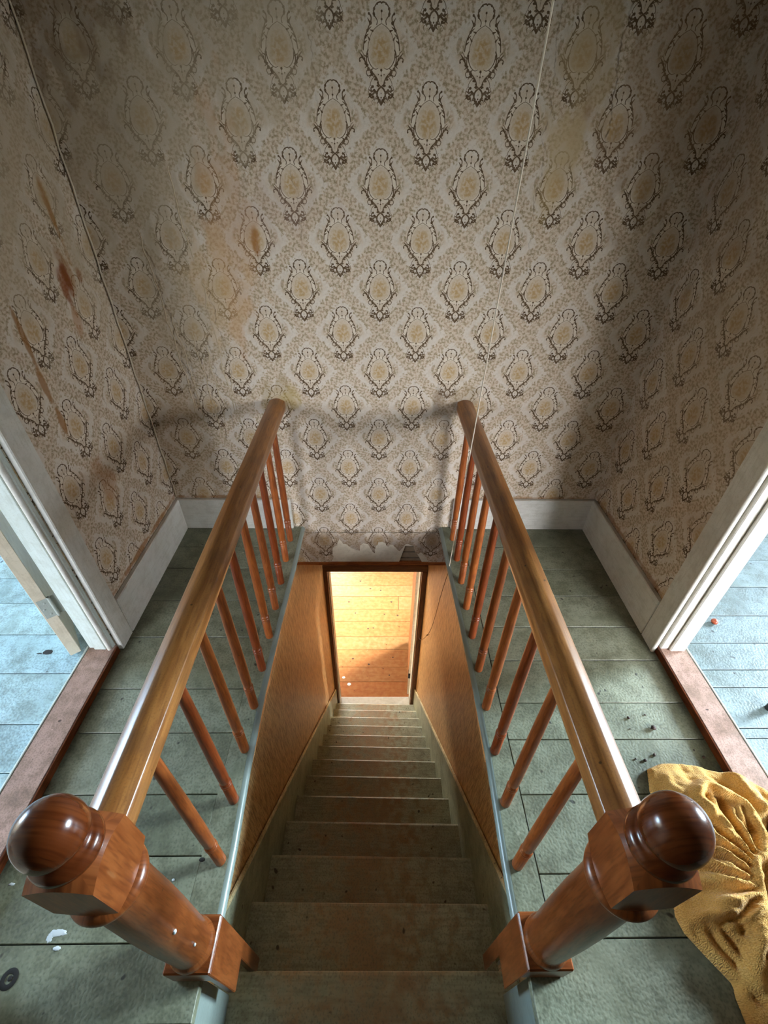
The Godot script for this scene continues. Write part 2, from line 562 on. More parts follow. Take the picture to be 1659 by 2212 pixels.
func motif(cov: PackedByteArray, cx: float, cy: float) -> void:
	# mm from the centre of the oval, right half; mirrored; [points, start radius, end radius] in half-mm pixels
	var V := func(a: float, b: float) -> Vector2: return Vector2(a, b)
	var lines := [
		[[V.call(0, 50), V.call(13, 44), V.call(26, 33), V.call(35, 14), V.call(38, -4)], 0.9, 1.1],
		[[V.call(38, -7), V.call(36, -20), V.call(28, -32), V.call(17, -38), V.call(9, -36)], 2.0, 0.8],
		[[V.call(30, 52), V.call(38, 38), V.call(46, 22), V.call(49, 8), V.call(50, 0)], 1.9, 1.6],
		[[V.call(30, 50), V.call(28, 60), V.call(31, 66), V.call(35, 68)], 1.8, 2.4],
		[[V.call(13, 48), V.call(12, 56), V.call(20, 66), V.call(20, 77), V.call(13, 86), V.call(4, 89), V.call(0, 87)], 1.4, 2.0],
		[[V.call(20, 64), V.call(22, 74)], 2.6, 1.8],
		[[V.call(37, 0), V.call(41, -10), V.call(41, -24), V.call(36, -37), V.call(24, -46), V.call(13, -56), V.call(8, -66), V.call(8, -73)], 2.2, 1.8],
		[[V.call(42, -30), V.call(48, -19), V.call(55, -15), V.call(61, -18), V.call(60, -24)], 2.8, 1.3],
		[[V.call(46, -20), V.call(50, -8), V.call(56, -2)], 1.3, 0.8],
		[[V.call(36, -38), V.call(42, -44), V.call(38, -52), V.call(30, -50)], 1.6, 1.2],
		[[V.call(18, -52), V.call(27, -60), V.call(31, -70), V.call(25, -74)], 1.1, 0.9],
		[[V.call(0, -75), V.call(7, -70), V.call(12, -72)], 1.6, 1.6],
		[[V.call(0, -74), V.call(8, -80), V.call(12, -89), V.call(9, -99), V.call(0, -112)], 2.0, 2.6],
		[[V.call(11, -88), V.call(19, -82), V.call(27, -84), V.call(29, -77), V.call(24, -74)], 2.0, 1.5],
		[[V.call(17, -84), V.call(26, -91), V.call(33, -90), V.call(29, -97), V.call(23, -96)], 2.6, 1.5],
		[[V.call(10, -98), V.call(16, -100), V.call(14, -95)], 1.6, 1.0],
		[[V.call(20, -100), V.call(27, -106), V.call(24, -113)], 0.7, 0.5],
		[[V.call(33, -72), V.call(37, -82), V.call(34, -90)], 0.6, 0.5],
	]
	for l in lines:
		for sg in [-1.0, 1.0]:
			var pts: Array = curve(l[0].map(func(q): return Vector2(cx + sg * q.x * 2.0, cy - q.y * 2.0)), 14)
			var fat := 1.9 if l[0][0].y < -71 or l[0][0].y < -72 else 1.45
			ink(cov, pts, l[1] * fat, l[2] * fat)
	for lf in [[31, 51, 38, 60], [37, 38, 28, 44], [44, 25, 36, 30], [47, 14, 40, 18], [24, 36, 31, 38], [33, 20, 38, 26], [41, -14, 48, -10], [38, -30, 46, -36], [30, -41, 22, -36], [26, -46, 34, -56], [16, -54, 24, -52], [28, -84, 36, -80], [30, -92, 38, -98], [22, -95, 18, -104], [6, -104, 12, -110], [52, -14, 60, -6]]:
		for sg in [-1.0, 1.0]:
			ink(cov, curve([Vector2(cx + sg * lf[0] * 2.0, cy - lf[1] * 2.0), Vector2(cx + sg * lf[2] * 2.0, cy - lf[3] * 2.0)], 12), 4.6, 1.0)
	var blobs := [[8, -72, 4], [14, -86, 4.5], [9, -98, 4.5], [20, -82, 4.5], [32, -91, 5], [24, -74, 4], [24, -96, 4], [14, -58, 4.5], [26, -48, 5.5], [20, 66, 3.5], [20, 77, 4], [12, 86, 3], [48, -18, 4], [60, -22, 3], [30, 51, 5], [38, 37, 4], [44, 24, 3.5], [34, 68, 3.5], [12, 86, 3], [21, 68, 4], [36, -38, 5], [28, -44, 5], [44, -27, 4], [31, -90, 4], [27, -84, 3.5], [40, -8, 3], [18, -59, 3], [10, -66, 3], [4, -103, 4]]
	for b in blobs:
		for sg in [-1.0, 1.0]:
			ink(cov, [Vector2(cx + sg * b[0] * 2.0, cy - b[1] * 2.0)], b[2] * 1.55, b[2] * 1.55)
	for b in [[0, -108, 7], [0, -40, 6], [0, -51, 4], [-8, -49, 3], [8, -49, 3], [0, 73, 5], [0, 58, 5], [0, -97, 4], [0, -88, 2.5]]:
		ink(cov, [Vector2(cx + b[0] * 2.0, cy - b[1] * 2.0)], b[2], b[2])
	ink(cov, curve([Vector2(cx, cy - 146), Vector2(cx, cy - 104)], 20), 1.2, 1.0)
	ink(cov, curve([Vector2(cx, cy + 84), Vector2(cx, cy + 128)], 20), 1.3, 0.8)

func wallpapers() -> void:
	var n := tw_ * th_
	var cov := PackedByteArray()
	cov.resize(n)
	var thin := PackedByteArray()
	thin.resize(n)
	motif(cov, tw_ / 2.0, th_ / 2.0)
	motif(cov, 0.0, 0.0)
	var r := RandomNumberGenerator.new()
	r.seed = 5
	for i in 190:        # small squiggles of the ground print
		var p := Vector2(r.randf() * tw_, r.randf() * th_)
		var pts := [p]
		var a := r.randf() * TAU
		var turn := r.randf_range(-0.9, 0.9)
		for k in 6:
			a += turn
			p += Vector2(cos(a), sin(a)) * r.randf_range(5, 9)
			pts.append(p)
		ink(thin, curve(pts, 8), 0.9, 0.5, r.randf_range(0.25, 0.6))
	var mott := noise_bytes(tw_, th_, 0.036, 31, 1, FastNoiseLite.TYPE_SIMPLEX, 5)
	var hue := noise_bytes(tw_, th_, 0.02, 32, 1, FastNoiseLite.TYPE_SIMPLEX_SMOOTH, 3)
	var fine := noise_bytes(tw_, th_, 0.3, 33, 1, FastNoiseLite.TYPE_SIMPLEX, 2)
	var out := PackedByteArray()
	out.resize(n * 3)
	for y in th_:
		for x in tw_:
			var k := y * tw_ + x
			var e := 9.0
			var gold := 0.0
			var leaf := 0.0
			var frame := 0.0
			for c in [Vector2(281, 301), Vector2(0, 0), Vector2(562, 0), Vector2(0, 602), Vector2(562, 602)]:
				var dx: float = (x - c.x) / 2.0
				var dy: float = (c.y - y) / 2.0
				e = minf(e, absf(dx) / 140.5 + absf(dy + 2.0) / 150.5)
				gold = maxf(gold, 1.0 - Vector2(dx / 33.0, (dy + 4.0) / 44.0).length())
				var ring := Vector2(dx / 44.0, (dy - 2.0) / (50.0 if dy > 2.0 else 45.0)).length()
				frame = maxf(frame, 1.0 - absf(ring - 1.0) / 0.16)
				leaf = maxf(leaf, 1.0 - Vector2((absf(dx) - 62.0) / 17.0, (dy - 8.0) / 30.0).length())
			var m := mott[k] / 255.0
			var hu := hue[k] / 255.0
			var col := Color(0.80, 0.735, 0.65)
			e += (hu - 0.5) * 0.22 + (m - 0.5) * 0.10
			var between := smoothstep(0.74, 0.86, e)
			var halo := smoothstep(0.52, 0.66, e) * (1.0 - between)
			col = col.lerp(Color(0.825, 0.785, 0.73), halo * 0.85)
			var tan := Color(0.635, 0.525, 0.41).lerp(Color(0.60, 0.535, 0.42), smoothstep(0.4, 0.62, hu))
			var flowers := smoothstep(0.30, 0.78, m) * (0.12 + 0.55 * between)
			flowers = maxf(flowers, smoothstep(0.30, 0.62, m) * clampf(leaf * 2.0, 0.0, 1.0) * 0.75)
			flowers *= 0.75 + 0.5 * smoothstep(0.35, 0.7, hu)
			col = col.lerp(tan, clampf(flowers, 0.0, 1.0))
			col = col.lerp(Color(0.42, 0.34, 0.24), smoothstep(0.62, 0.85, m) * between * 0.22)
			col = col.lerp(Color(0.69, 0.565, 0.38), clampf(gold * 1.9, 0.0, 1.0) * (0.25 + 0.6 * smoothstep(0.25, 0.75, m)))
			col = col.lerp(Color(0.86, 0.815, 0.74), clampf(frame * 2.0, 0.0, 1.0) * 0.7)
			col = col.lerp(Color(0.45, 0.36, 0.26), thin[k] / 255.0 * (0.25 + 0.6 * between))
			col = col.lerp(Color(0.33, 0.255, 0.17), cov[k] / 255.0 * (0.80 + 0.15 * smoothstep(0.3, 0.6, hu)))
			var g := 1.0 + (fine[k] - 128) / 1500.0
			out[k * 3] = int(clampf(col.r * g, 0, 1) * 255.0)
			out[k * 3 + 1] = int(clampf(col.g * g, 0, 1) * 255.0)
			out[k * 3 + 2] = int(clampf(col.b * g, 0, 1) * 255.0)
	var tile := tex(Image.create_from_data(tw_, th_, false, Image.FORMAT_RGB8, out))
	# ---- back wall: what age did to it, darker upper patches, painted baluster shadow. x from WL to WR, y from -0.35 to TOP
	var im := Image.create(1024, 1280, false, Image.FORMAT_RGBA8)
	im.fill(Color(0.6, 0.55, 0.47, 0.0))
	var P := func(x: float, y: float) -> Vector2: return Vector2((x - WL) / (WR - WL) * 1024.0, (TOP - y) / (TOP + 0.35) * 1280.0)
	var faded := c8(176, 160, 134)
	for b in [[-0.78, 1.55, 0.30, 0.42, faded, 0.62], [-0.45, 1.75, 0.22, 0.30, faded, 0.55], [-0.72, 1.05, 0.20, 0.32, faded, 0.42], [-0.25, 1.80, 0.18, 0.24, faded, 0.45],
			[-0.50, 1.25, 0.10, 0.40, c8(190, 148, 108), 0.40], [-0.58, 1.10, 0.14, 0.22, c8(196, 160, 112), 0.34], [-0.42, 1.24, 0.018, 0.06, c8(150, 96, 40), 0.7],
			[0.585, 1.70, 0.10, 0.30, c8(176, 154, 116), 0.55], [0.56, 1.50, 0.09, 0.12, c8(188, 166, 126), 0.6], [0.545, 1.38, 0.06, 0.10, c8(182, 156, 108), 0.4],
			[0.85, 1.65, 0.22, 0.40, c8(140, 112, 82), 0.40], [-0.9, 1.9, 0.25, 0.35, c8(130, 108, 84), 0.45], [0.0, 2.05, 1.0, 0.22, c8(150, 128, 100), 0.35],  # darker brown near the top and in the upper corners
			[0.27, 0.62, 0.075, 0.12, c8(120, 100, 78), 0.42], [0.25, 0.34, 0.035, 0.36, c8(122, 104, 84), 0.40], [-0.42, 0.70, 0.09, 0.09, c8(150, 128, 84), 0.45], [-0.37, 0.69, 0.05, 0.06, c8(178, 156, 96), 0.5],  # first two: baluster shadow painted into the paper by the right rail
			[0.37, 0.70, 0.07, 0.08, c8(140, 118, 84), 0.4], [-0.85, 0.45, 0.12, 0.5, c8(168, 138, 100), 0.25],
			[-0.02, -0.14, 0.50, 0.13, c8(112, 88, 62), 0.42], [0.31, -0.10, 0.08, 0.16, c8(96, 78, 60), 0.5], [-0.33, -0.12, 0.10, 0.14, c8(122, 98, 72), 0.4],
			[-0.35, 1.33, 0.22, 0.10, c8(172, 144, 128), 0.25]]:
		stain_or_shade(im, P.call(b[0], b[1]), Vector2(b[2] / (WR - WL) * 1024.0, b[3] / (TOP + 0.35) * 1280.0), b[4], b[5], int(100 * b[0]) + 300)
	stain_or_shade(im, P.call(-0.70, 0.186), Vector2(150, 5), c8(150, 108, 66), 0.75, 3)
	stain_or_shade(im, P.call(0.72, 0.186), Vector2(190, 4), c8(156, 118, 78), 0.6, 4)
	for l in [[-0.79, 1.25, 0.66, 1.5], [-0.70, 0.9, 0.5, 1.3], [-0.755, 1.02, 0.60, 1.0], [-0.655, 0.92, 0.55, 0.9], [-0.61, 1.10, 0.62, 0.8], [0.475, 1.95, 1.33, 1.0], [0.50, 1.40, 1.05, 0.7], [0.655, 1.85, 1.48, 1.6], [-0.28, 1.6, 1.05, 0.7], [-0.195, 1.8, 1.2, 0.6], [0.085, 0.30, -0.03, 0.9], [0.19, 0.66, 0.40, 0.6]]:
		crack(im, P.call(l[0], l[1]), P.call(l[0] + 0.035, l[2]), l[3] * 1.3, c8(90, 70, 50), 0.95)
	crack(im, P.call(-0.42, -0.041), P.call(0.36, -0.037), 1.5, c8(60, 46, 34), 0.9)
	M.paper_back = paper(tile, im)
	# ---- left wall: z from ZB to ZF, stains near the door
	var li := Image.create(1280, 1280, false, Image.FORMAT_RGBA8)
	li.fill(Color(0.6, 0.55, 0.47, 0.0))
	var Q := func(z: float, y: float) -> Vector2: return Vector2((z - ZB) / (ZO - ZB) * 1280.0, (TOP - y) / (TOP + 0.35) * 1280.0)
	var kx := 1280.0 / (ZO - ZB)
	var ky := 1280.0 / (TOP + 0.35)
	for b in [[-1.48, 1.55, 0.24, 0.40, faded, 0.62], [-1.30, 1.30, 0.16, 0.3, faded, 0.5], [-1.58, 1.15, 0.12, 0.25, faded, 0.45], [-1.528, 1.32, 0.016, 0.13, c8(150, 104, 52), 0.75], [-1.495, 1.21, 0.030, 0.10, c8(140, 92, 44), 0.5],
			[-1.485, 1.175, 0.026, 0.055, c8(122, 62, 22), 0.9], [-1.465, 1.13, 0.022, 0.06, c8(132, 72, 30), 0.8], [-1.46, 1.05, 0.02, 0.07, c8(166, 116, 72), 0.5], [-1.55, 1.16, 0.02, 0.03, c8(130, 78, 36), 0.6],
			[-1.24, 1.06, 0.010, 0.10, c8(146, 104, 58), 0.85], [-1.232, 0.93, 0.012, 0.09, c8(150, 108, 62), 0.85], [-1.236, 0.82, 0.012, 0.07, c8(152, 108, 62), 0.85],
			[-1.30, 0.56, 0.05, 0.12, c8(170, 122, 78), 0.5], [-1.72, 0.9, 0.03, 0.9, c8(206, 192, 166), 0.5], [0.2, 1.9, 1.6, 0.4, c8(130, 108, 84), 0.4]]:
		stain_or_shade(li, Q.call(b[0], b[1]), Vector2(b[2] * kx, b[3] * ky), b[4], b[5], int(-100 * b[0]) + 40)
	stain_or_shade(li, Q.call(-1.40, 0.196), Vector2(140, 7), c8(150, 104, 60), 0.8, 9)
	for l in [[-1.40, 0.215, -1.12, 0.19], [-1.70, 0.20, -1.42, 0.20], [-1.45, 1.0, -1.42, 0.55], [-1.60, 1.1, -1.57, 0.7]]:
		crack(li, Q.call(l[0], l[1]), Q.call(l[2], l[3]), 1.0, c8(104, 72, 44), 0.7)
	M.paper_left = paper(tile, li)
	var ri := Image.create(1024, 1024, false, Image.FORMAT_RGBA8)
	ri.fill(Color(0.6, 0.55, 0.47, 0.0))
	for b in [[60, 200, 150, 260, c8(150, 126, 100), 0.4], [160, 500, 120, 200, c8(166, 146, 120), 0.3], [600, 150, 500, 160, c8(130, 108, 84), 0.4]]:
		stain_or_shade(ri, Vector2(b[0], b[1]), Vector2(b[2], b[3]), b[4], b[5], int(b[0]))
	stain_or_shade(ri, Vector2(110, (TOP - 0.2) / (TOP + 0.35) * 1024.0), Vector2(110, 6), c8(140, 104, 70), 0.7, 5)
	M.paper_right = paper(tile, ri)

func paper(tile: Texture2D, over: Image) -> StandardMaterial3D:
	var m := StandardMaterial3D.new()
	m.resource_name = "aged damask wallpaper"
	m.albedo_texture = tile
	m.roughness = 0.85
	m.metallic_specular = 0.25
	m.detail_enabled = true
	m.detail_albedo = tex(over)
	m.detail_blend_mode = BaseMaterial3D.BLEND_MODE_MIX
	m.detail_uv_layer = BaseMaterial3D.DETAIL_UV_2
	return m

func over_px(im: Image, x: int, y: int, c: Color, a: float) -> void:
	var o := im.get_pixel(x, y)
	var na := a + o.a * (1.0 - a)
	if na <= 0.001:
		return
	var t := a / na
	im.set_pixel(x, y, Color(lerpf(o.r, c.r, t), lerpf(o.g, c.g, t), lerpf(o.b, c.b, t), na))

func stain_or_shade(im: Image, c: Vector2, r: Vector2, col: Color, a: float, sd: int) -> void:
	var nz := FastNoiseLite.new()
	nz.seed = sd
	nz.frequency = 0.018
	nz.fractal_octaves = 4
	for y in range(maxi(0, int(c.y - r.y * 1.3)), mini(im.get_height(), int(c.y + r.y * 1.3) + 1)):
		for x in range(maxi(0, int(c.x - r.x * 1.3)), mini(im.get_width(), int(c.x + r.x * 1.3) + 1)):
			var d := Vector2((x - c.x) / r.x, (y - c.y) / r.y).length()
			if d < 1.3:
				var v := 1.0 - d + nz.get_noise_2d(x * 1.4, y * 0.7) * 0.75
				if v > 0.0:
					over_px(im, x, y, col, a * smoothstep(0.0, 0.55, v))

func crack(im: Image, a: Vector2, b: Vector2, w: float, col: Color, al: float) -> void:
	var nz := FastNoiseLite.new()
	nz.seed = int(a.x)
	nz.frequency = 0.03
	var n := int(a.distance_to(b))
	var side := (b - a).orthogonal().normalized()
	for i in n:
		var t := i / float(n)
		var p := a.lerp(b, t) + side * nz.get_noise_1d(i) * 9.0
		var k := al * clampf(0.55 + nz.get_noise_1d(i * 2.3 + 500) * 1.1, 0.0, 1.0)
		for dy in range(-1, 2):
			for dx in range(-2, 3):
				var q := Vector2i(int(p.x) + dx, int(p.y) + dy)
				if q.x >= 0 and q.y >= 0 and q.x < im.get_width() and q.y < im.get_height():
					var f := clampf(w * 0.6 + 0.5 - Vector2(q).distance_to(p), 0.0, 1.0)
					if f > 0.0:
						over_px(im, q.x, q.y, col, k * f * 0.6)

# a sheet of wallpaper: outline in wall coordinates (h, y), front at `at`, thickness behind it
# side: 0 back wall (h = x, faces +z), 1 left wall (h = z, faces +x), 2 right wall (h = z, faces -x), 3 front wall
func sheet(s: SurfaceTool, poly: PackedVector2Array, side: int, at: float, thick: float) -> void:
	var idx := Geometry2D.triangulate_polygon(poly)
	var n: Vector3 = [Vector3(0, 0, 1), Vector3(1, 0, 0), Vector3(-1, 0, 0), Vector3(0, 0, -1)][side]
	var pos := func(v: Vector2, d: float) -> Vector3:
		var base := Vector3(v.x, v.y, at) if side == 0 or side == 3 else Vector3(at, v.y, v.x)
		return base - n * d
	var uv1 := func(v: Vector2) -> Vector2:
		var o: Vector2 = [Vector2(0.005, 1.711), Vector2(-1.175, 0.930), Vector2(-1.245, 0.957), Vector2(0.0, 1.0)][side]
		return Vector2((v.x - o.x) / TX + 0.5, -(v.y - o.y) / TY + 0.5)
	var uv2 := func(v: Vector2) -> Vector2:
		var h := (v.x - WL) / (WR - WL) if side == 0 or side == 3 else (v.x - ZB) / (ZO - ZB)
		return Vector2(clampf(h, 0.002, 0.998), clampf((TOP - v.y) / (TOP + 0.35), 0.002, 0.998))
	var add := func(v: Vector2, d: float, nn: Vector3) -> void:
		s.set_normal(nn)
		s.set_uv(uv1.call(v))
		s.set_uv2(uv2.call(v))
		s.add_vertex(pos.call(v, d))
	for i in range(0, idx.size(), 3):
		for f in [[0.0, n, false], [thick, -n, true]]:
			var a := poly[idx[i]]
			var b := poly[idx[i + 1]]
			var c := poly[idx[i + 2]]
			var cr: Vector3 = (pos.call(b, 0.0) - pos.call(a, 0.0)).cross(pos.call(c, 0.0) - pos.call(a, 0.0))
			var order := [a, c, b] if cr.dot(f[1]) > 0.0 else [a, b, c]
			for v in order:
				add.call(v, f[0], f[1])
	for i in poly.size():
		var a := poly[i]
		var b := poly[(i + 1) % poly.size()]
		var e: Vector3 = pos.call(b, 0.0) - pos.call(a, 0.0)
		var out := e.cross(n).normalized()
		if Geometry2D.is_point_in_polygon((a + b) / 2 + Vector2(out.x if side == 0 or side == 3 else out.z, out.y) * 0.0005, poly):
			out = -out
		var q := [[a, 0.0], [b, 0.0], [b, thick], [a, thick]]
		var cr: Vector3 = (pos.call(b, 0.0) - pos.call(a, 0.0)).cross(pos.call(b, thick) - pos.call(a, 0.0))
		if cr.dot(out) > 0.0:
			q.reverse()
		for k in [0, 1, 2, 0, 2, 3]:
			add.call(q[k][0], q[k][1], out)

# =====================================================================================================
func shell() -> void:
	# back wall above the floor, with the piece between the wells' edges carried down as the stair header
	var s := begin()
	sheet(s, PackedVector2Array([Vector2(WL, 0.0), Vector2(-0.41, 0.0), Vector2(-0.41, -0.040), Vector2(0.36, -0.038), Vector2(0.36, 0.0), Vector2(WR, 0.0), Vector2(WR, TOP), Vector2(WL, TOP)]), 0, ZB, 0.10)
	var wb := struct_mesh("wall_back", s, M.paper_back, "damask papered back wall above the stair opening", "wall")
	# header below floor level: plaster with laths showing, and the torn lower strip of paper over it
	var hd := struct("wall_stair_header", "strip of wall above the lower door with torn paper and bare plaster", "wall")
	s = begin()
	extrude(s, PackedVector2Array([Vector2(-0.46, -0.25), Vector2(0.119, -0.25), Vector2(0.140, -0.165), Vector2(0.147, -0.135), Vector2(0.196, -0.135), Vector2(0.214, -0.19), Vector2(0.243, -0.25), Vector2(0.43, -0.25), Vector2(0.43, -0.045), Vector2(-0.46, -0.045)]), Vector3(1, 0, 0), Vector3(0, 1, 0), Vector3(0, 0, 1), ZB - 0.014, ZB - 0.0025, 0)
	put("plaster", s, M.plaster, hd)
	s = begin()
	box(s, Vector3(-0.46, -0.25, ZB - 0.10), Vector3(0.43, -0.045, ZB - 0.03), 0)
	put("backing", s, M.dark, hd)
	for l in [[-0.147, -0.10], [-0.186, -0.152], [-0.229, -0.191], [-0.26, -0.234]]:
		s = begin()
		box(s, Vector3(-0.05, l[0] + 0.003, ZB - 0.03), Vector3(0.40, l[1], ZB - 0.0135), 0, rnd_off())
		put("lath", s, M.lath, hd)
	var torn := [Vector2(-0.255, -0.251), Vector2(-0.237, -0.214), Vector2(-0.240, -0.18), Vector2(-0.237, -0.146), Vector2(-0.213, -0.13), Vector2(-0.208, -0.105), Vector2(-0.2, -0.084), Vector2(-0.190, -0.10), Vector2(-0.182, -0.12), Vector2(-0.16, -0.125), Vector2(-0.137, -0.15), Vector2(-0.095, -0.168), Vector2(-0.091, -0.129), Vector2(-0.075, -0.114), Vector2(-0.052, -0.119), Vector2(-0.033, -0.16), Vector2(-0.014, -0.187), Vector2(-0.008, -0.134), Vector2(0.005, -0.106), Vector2(0.024, -0.103), Vector2(0.044, -0.116), Vector2(0.056, -0.139), Vector2(0.08, -0.124), Vector2(0.102, -0.152), Vector2(0.118, -0.17), Vector2(0.147, -0.123), Vector2(0.163, -0.118), Vector2(0.19, -0.133), Vector2(0.204, -0.181), Vector2(0.221, -0.191), Vector2(0.236, -0.18), Vector2(0.253, -0.202), Vector2(0.28, -0.251)]
	var poly := PackedVector2Array([Vector2(-0.46, -0.0425), Vector2(-0.46, -0.251)])
	for i in torn.size():
		poly.append(torn[i])
		if i < torn.size() - 1:
			var mid: Vector2 = (torn[i] + torn[i + 1]) / 2
			poly.append(mid + Vector2(rng.randf_range(-0.004, 0.004), rng.randf_range(-0.004, 0.004)))
	poly.append_array([Vector2(0.43, -0.251), Vector2(0.43, -0.041)])
	s = begin()
	sheet(s, poly, 0, ZB - 0.0005, 0.002)
	put("torn_paper", s, M.paper_back, hd)
	# side walls, with their door openings (z from -1.005 to -0.20, 1.98 high)
	for side in [1, 2]:
		var at := WL if side == 1 else WR
		s = begin()
		sheet(s, PackedVector2Array([Vector2(ZB - 0.1, 0.0), Vector2(-1.02, 0.0), Vector2(-1.02, 1.99), Vector2(-0.18, 1.99), Vector2(-0.18, 0.0), Vector2(ZF + 0.1, 0.0), Vector2(ZF + 0.1, TOP), Vector2(ZB - 0.1, TOP)]), side, at, 0.088)
		struct_mesh("wall_left" if side == 1 else "wall_right", s, M.paper_left if side == 1 else M.paper_right, "damask papered side wall with the %s doorway" % ("left" if side == 1 else "right"), "wall")
	s = begin()
	sheet(s, PackedVector2Array([Vector2(WL, 0.0), Vector2(WR, 0.0), Vector2(WR, TOP), Vector2(WL, TOP)]), 3, ZF, 0.10)
	struct_mesh("wall_front", s, M.paper_right)
	s = begin()
	box(s, Vector3(WL - 0.1, TOP, ZB - 0.1), Vector3(WR + 0.1, TOP + 0.1, ZF + 0.1))
	struct_mesh("ceiling", s, M.ceil)
	# the paper's seam in the left back corner, lifted off the wall
	var cs := begin()
	var pts := []
	for i in 40:
		var y := 0.19 + i * 0.05
		pts.append(Vector3(WL + 0.007 + 0.002 * sin(i * 1.9), y, ZB + 0.006 + 0.0015 * sin(i * 2.7 + 1.0)))
	tube(cs, pts, 0.0028, 5)
	struct_mesh("trim_corner_seam", cs, M.bare)
	# lifted wrinkles of the paper left of the stairs
	var wz := FastNoiseLite.new()
	wz.seed = 8
	wz.frequency = 6.0
	for w in [[-0.80, 1.28, 0.62], [-0.765, 1.02, 0.55], [-0.705, 0.95, 0.46], [-0.668, 0.90, 0.56], [-0.63, 1.12, 0.60], [-0.60, 0.80, 0.50], [-0.655, 1.45, 1.18]]:
		var line := []
		var nn := int((w[1] - w[2]) / 0.012)
		for i in nn + 1:
			var y: float = lerpf(w[1], w[2], i / float(nn))
			line.append(Vector3(w[0] + 0.05 * (w[1] - y) + 0.012 * wz.get_noise_2d(y, w[0] * 9.0) + 0.005 * wz.get_noise_2d(y * 4.0, 3.0), y, ZB + 0.0002))
		var ws := begin()
		tube(ws, line, 0.0017, 6)
		var wk := put("paper_wrinkle", ws, M.wrinkle, wb)
	# baseboards
	var bb := begin()
	box(bb, Vector3(WL, 0.001, ZB), Vector3(-0.425, 0.180, ZB + 0.020), 0, rnd_off(), 0.003)
	struct_mesh("baseboard_back_left", bb, M.white, "white baseboard along the back wall left of the stairs", "baseboard")
	bb = begin()
	box(bb, Vector3(0.372, 0.001, ZB), Vector3(WR, 0.182, ZB + 0.020), 0, rnd_off(), 0.003)
	struct_mesh("baseboard_back_right", bb, M.white, "white baseboard along the back wall right of the stairs", "baseboard")
	bb = begin()
	box(bb, Vector3(WL, 0.001, ZB + 0.0205), Vector3(WL + 0.020, 0.182, -1.103), 2, rnd_off(), 0.003)
	struct_mesh("baseboard_left", bb, M.white, "white baseboard between left doorway and back corner", "baseboard")
	bb = begin()
	box(bb, Vector3(WR - 0.020, 0.001, ZB + 0.0205), Vector3(WR, 0.188, -1.093), 2, rnd_off(), 0.003)
	struct_mesh("baseboard_right", bb, M.white, "white baseboard between right doorway and back corner", "baseboard")

# =====================================================================================================
func board(parent: Node, lo: Vector3, hi: Vector3, m: Material, g := 0) -> MeshInstance3D:
	var s := begin()
	var j := rng.randf_range(-0.0006, 0.0006)
	box(s, lo + Vector3(0.0012, 0, 0.0012), Vector3(hi.x - 0.0012, hi.y + j, hi.z - 0.0012), g, rnd_off(), 0.0014)
	return put("plank", s, m, parent)

func rows(parent: Node, x0: float, x1: float, zs: Array, mats: Array) -> void:
	for i in zs.size() - 1:
		board(parent, Vector3(x0, -0.028, zs[i]), Vector3(x1, 0.0, zs[i + 1]), mats[rng.randi() % mats.size()])

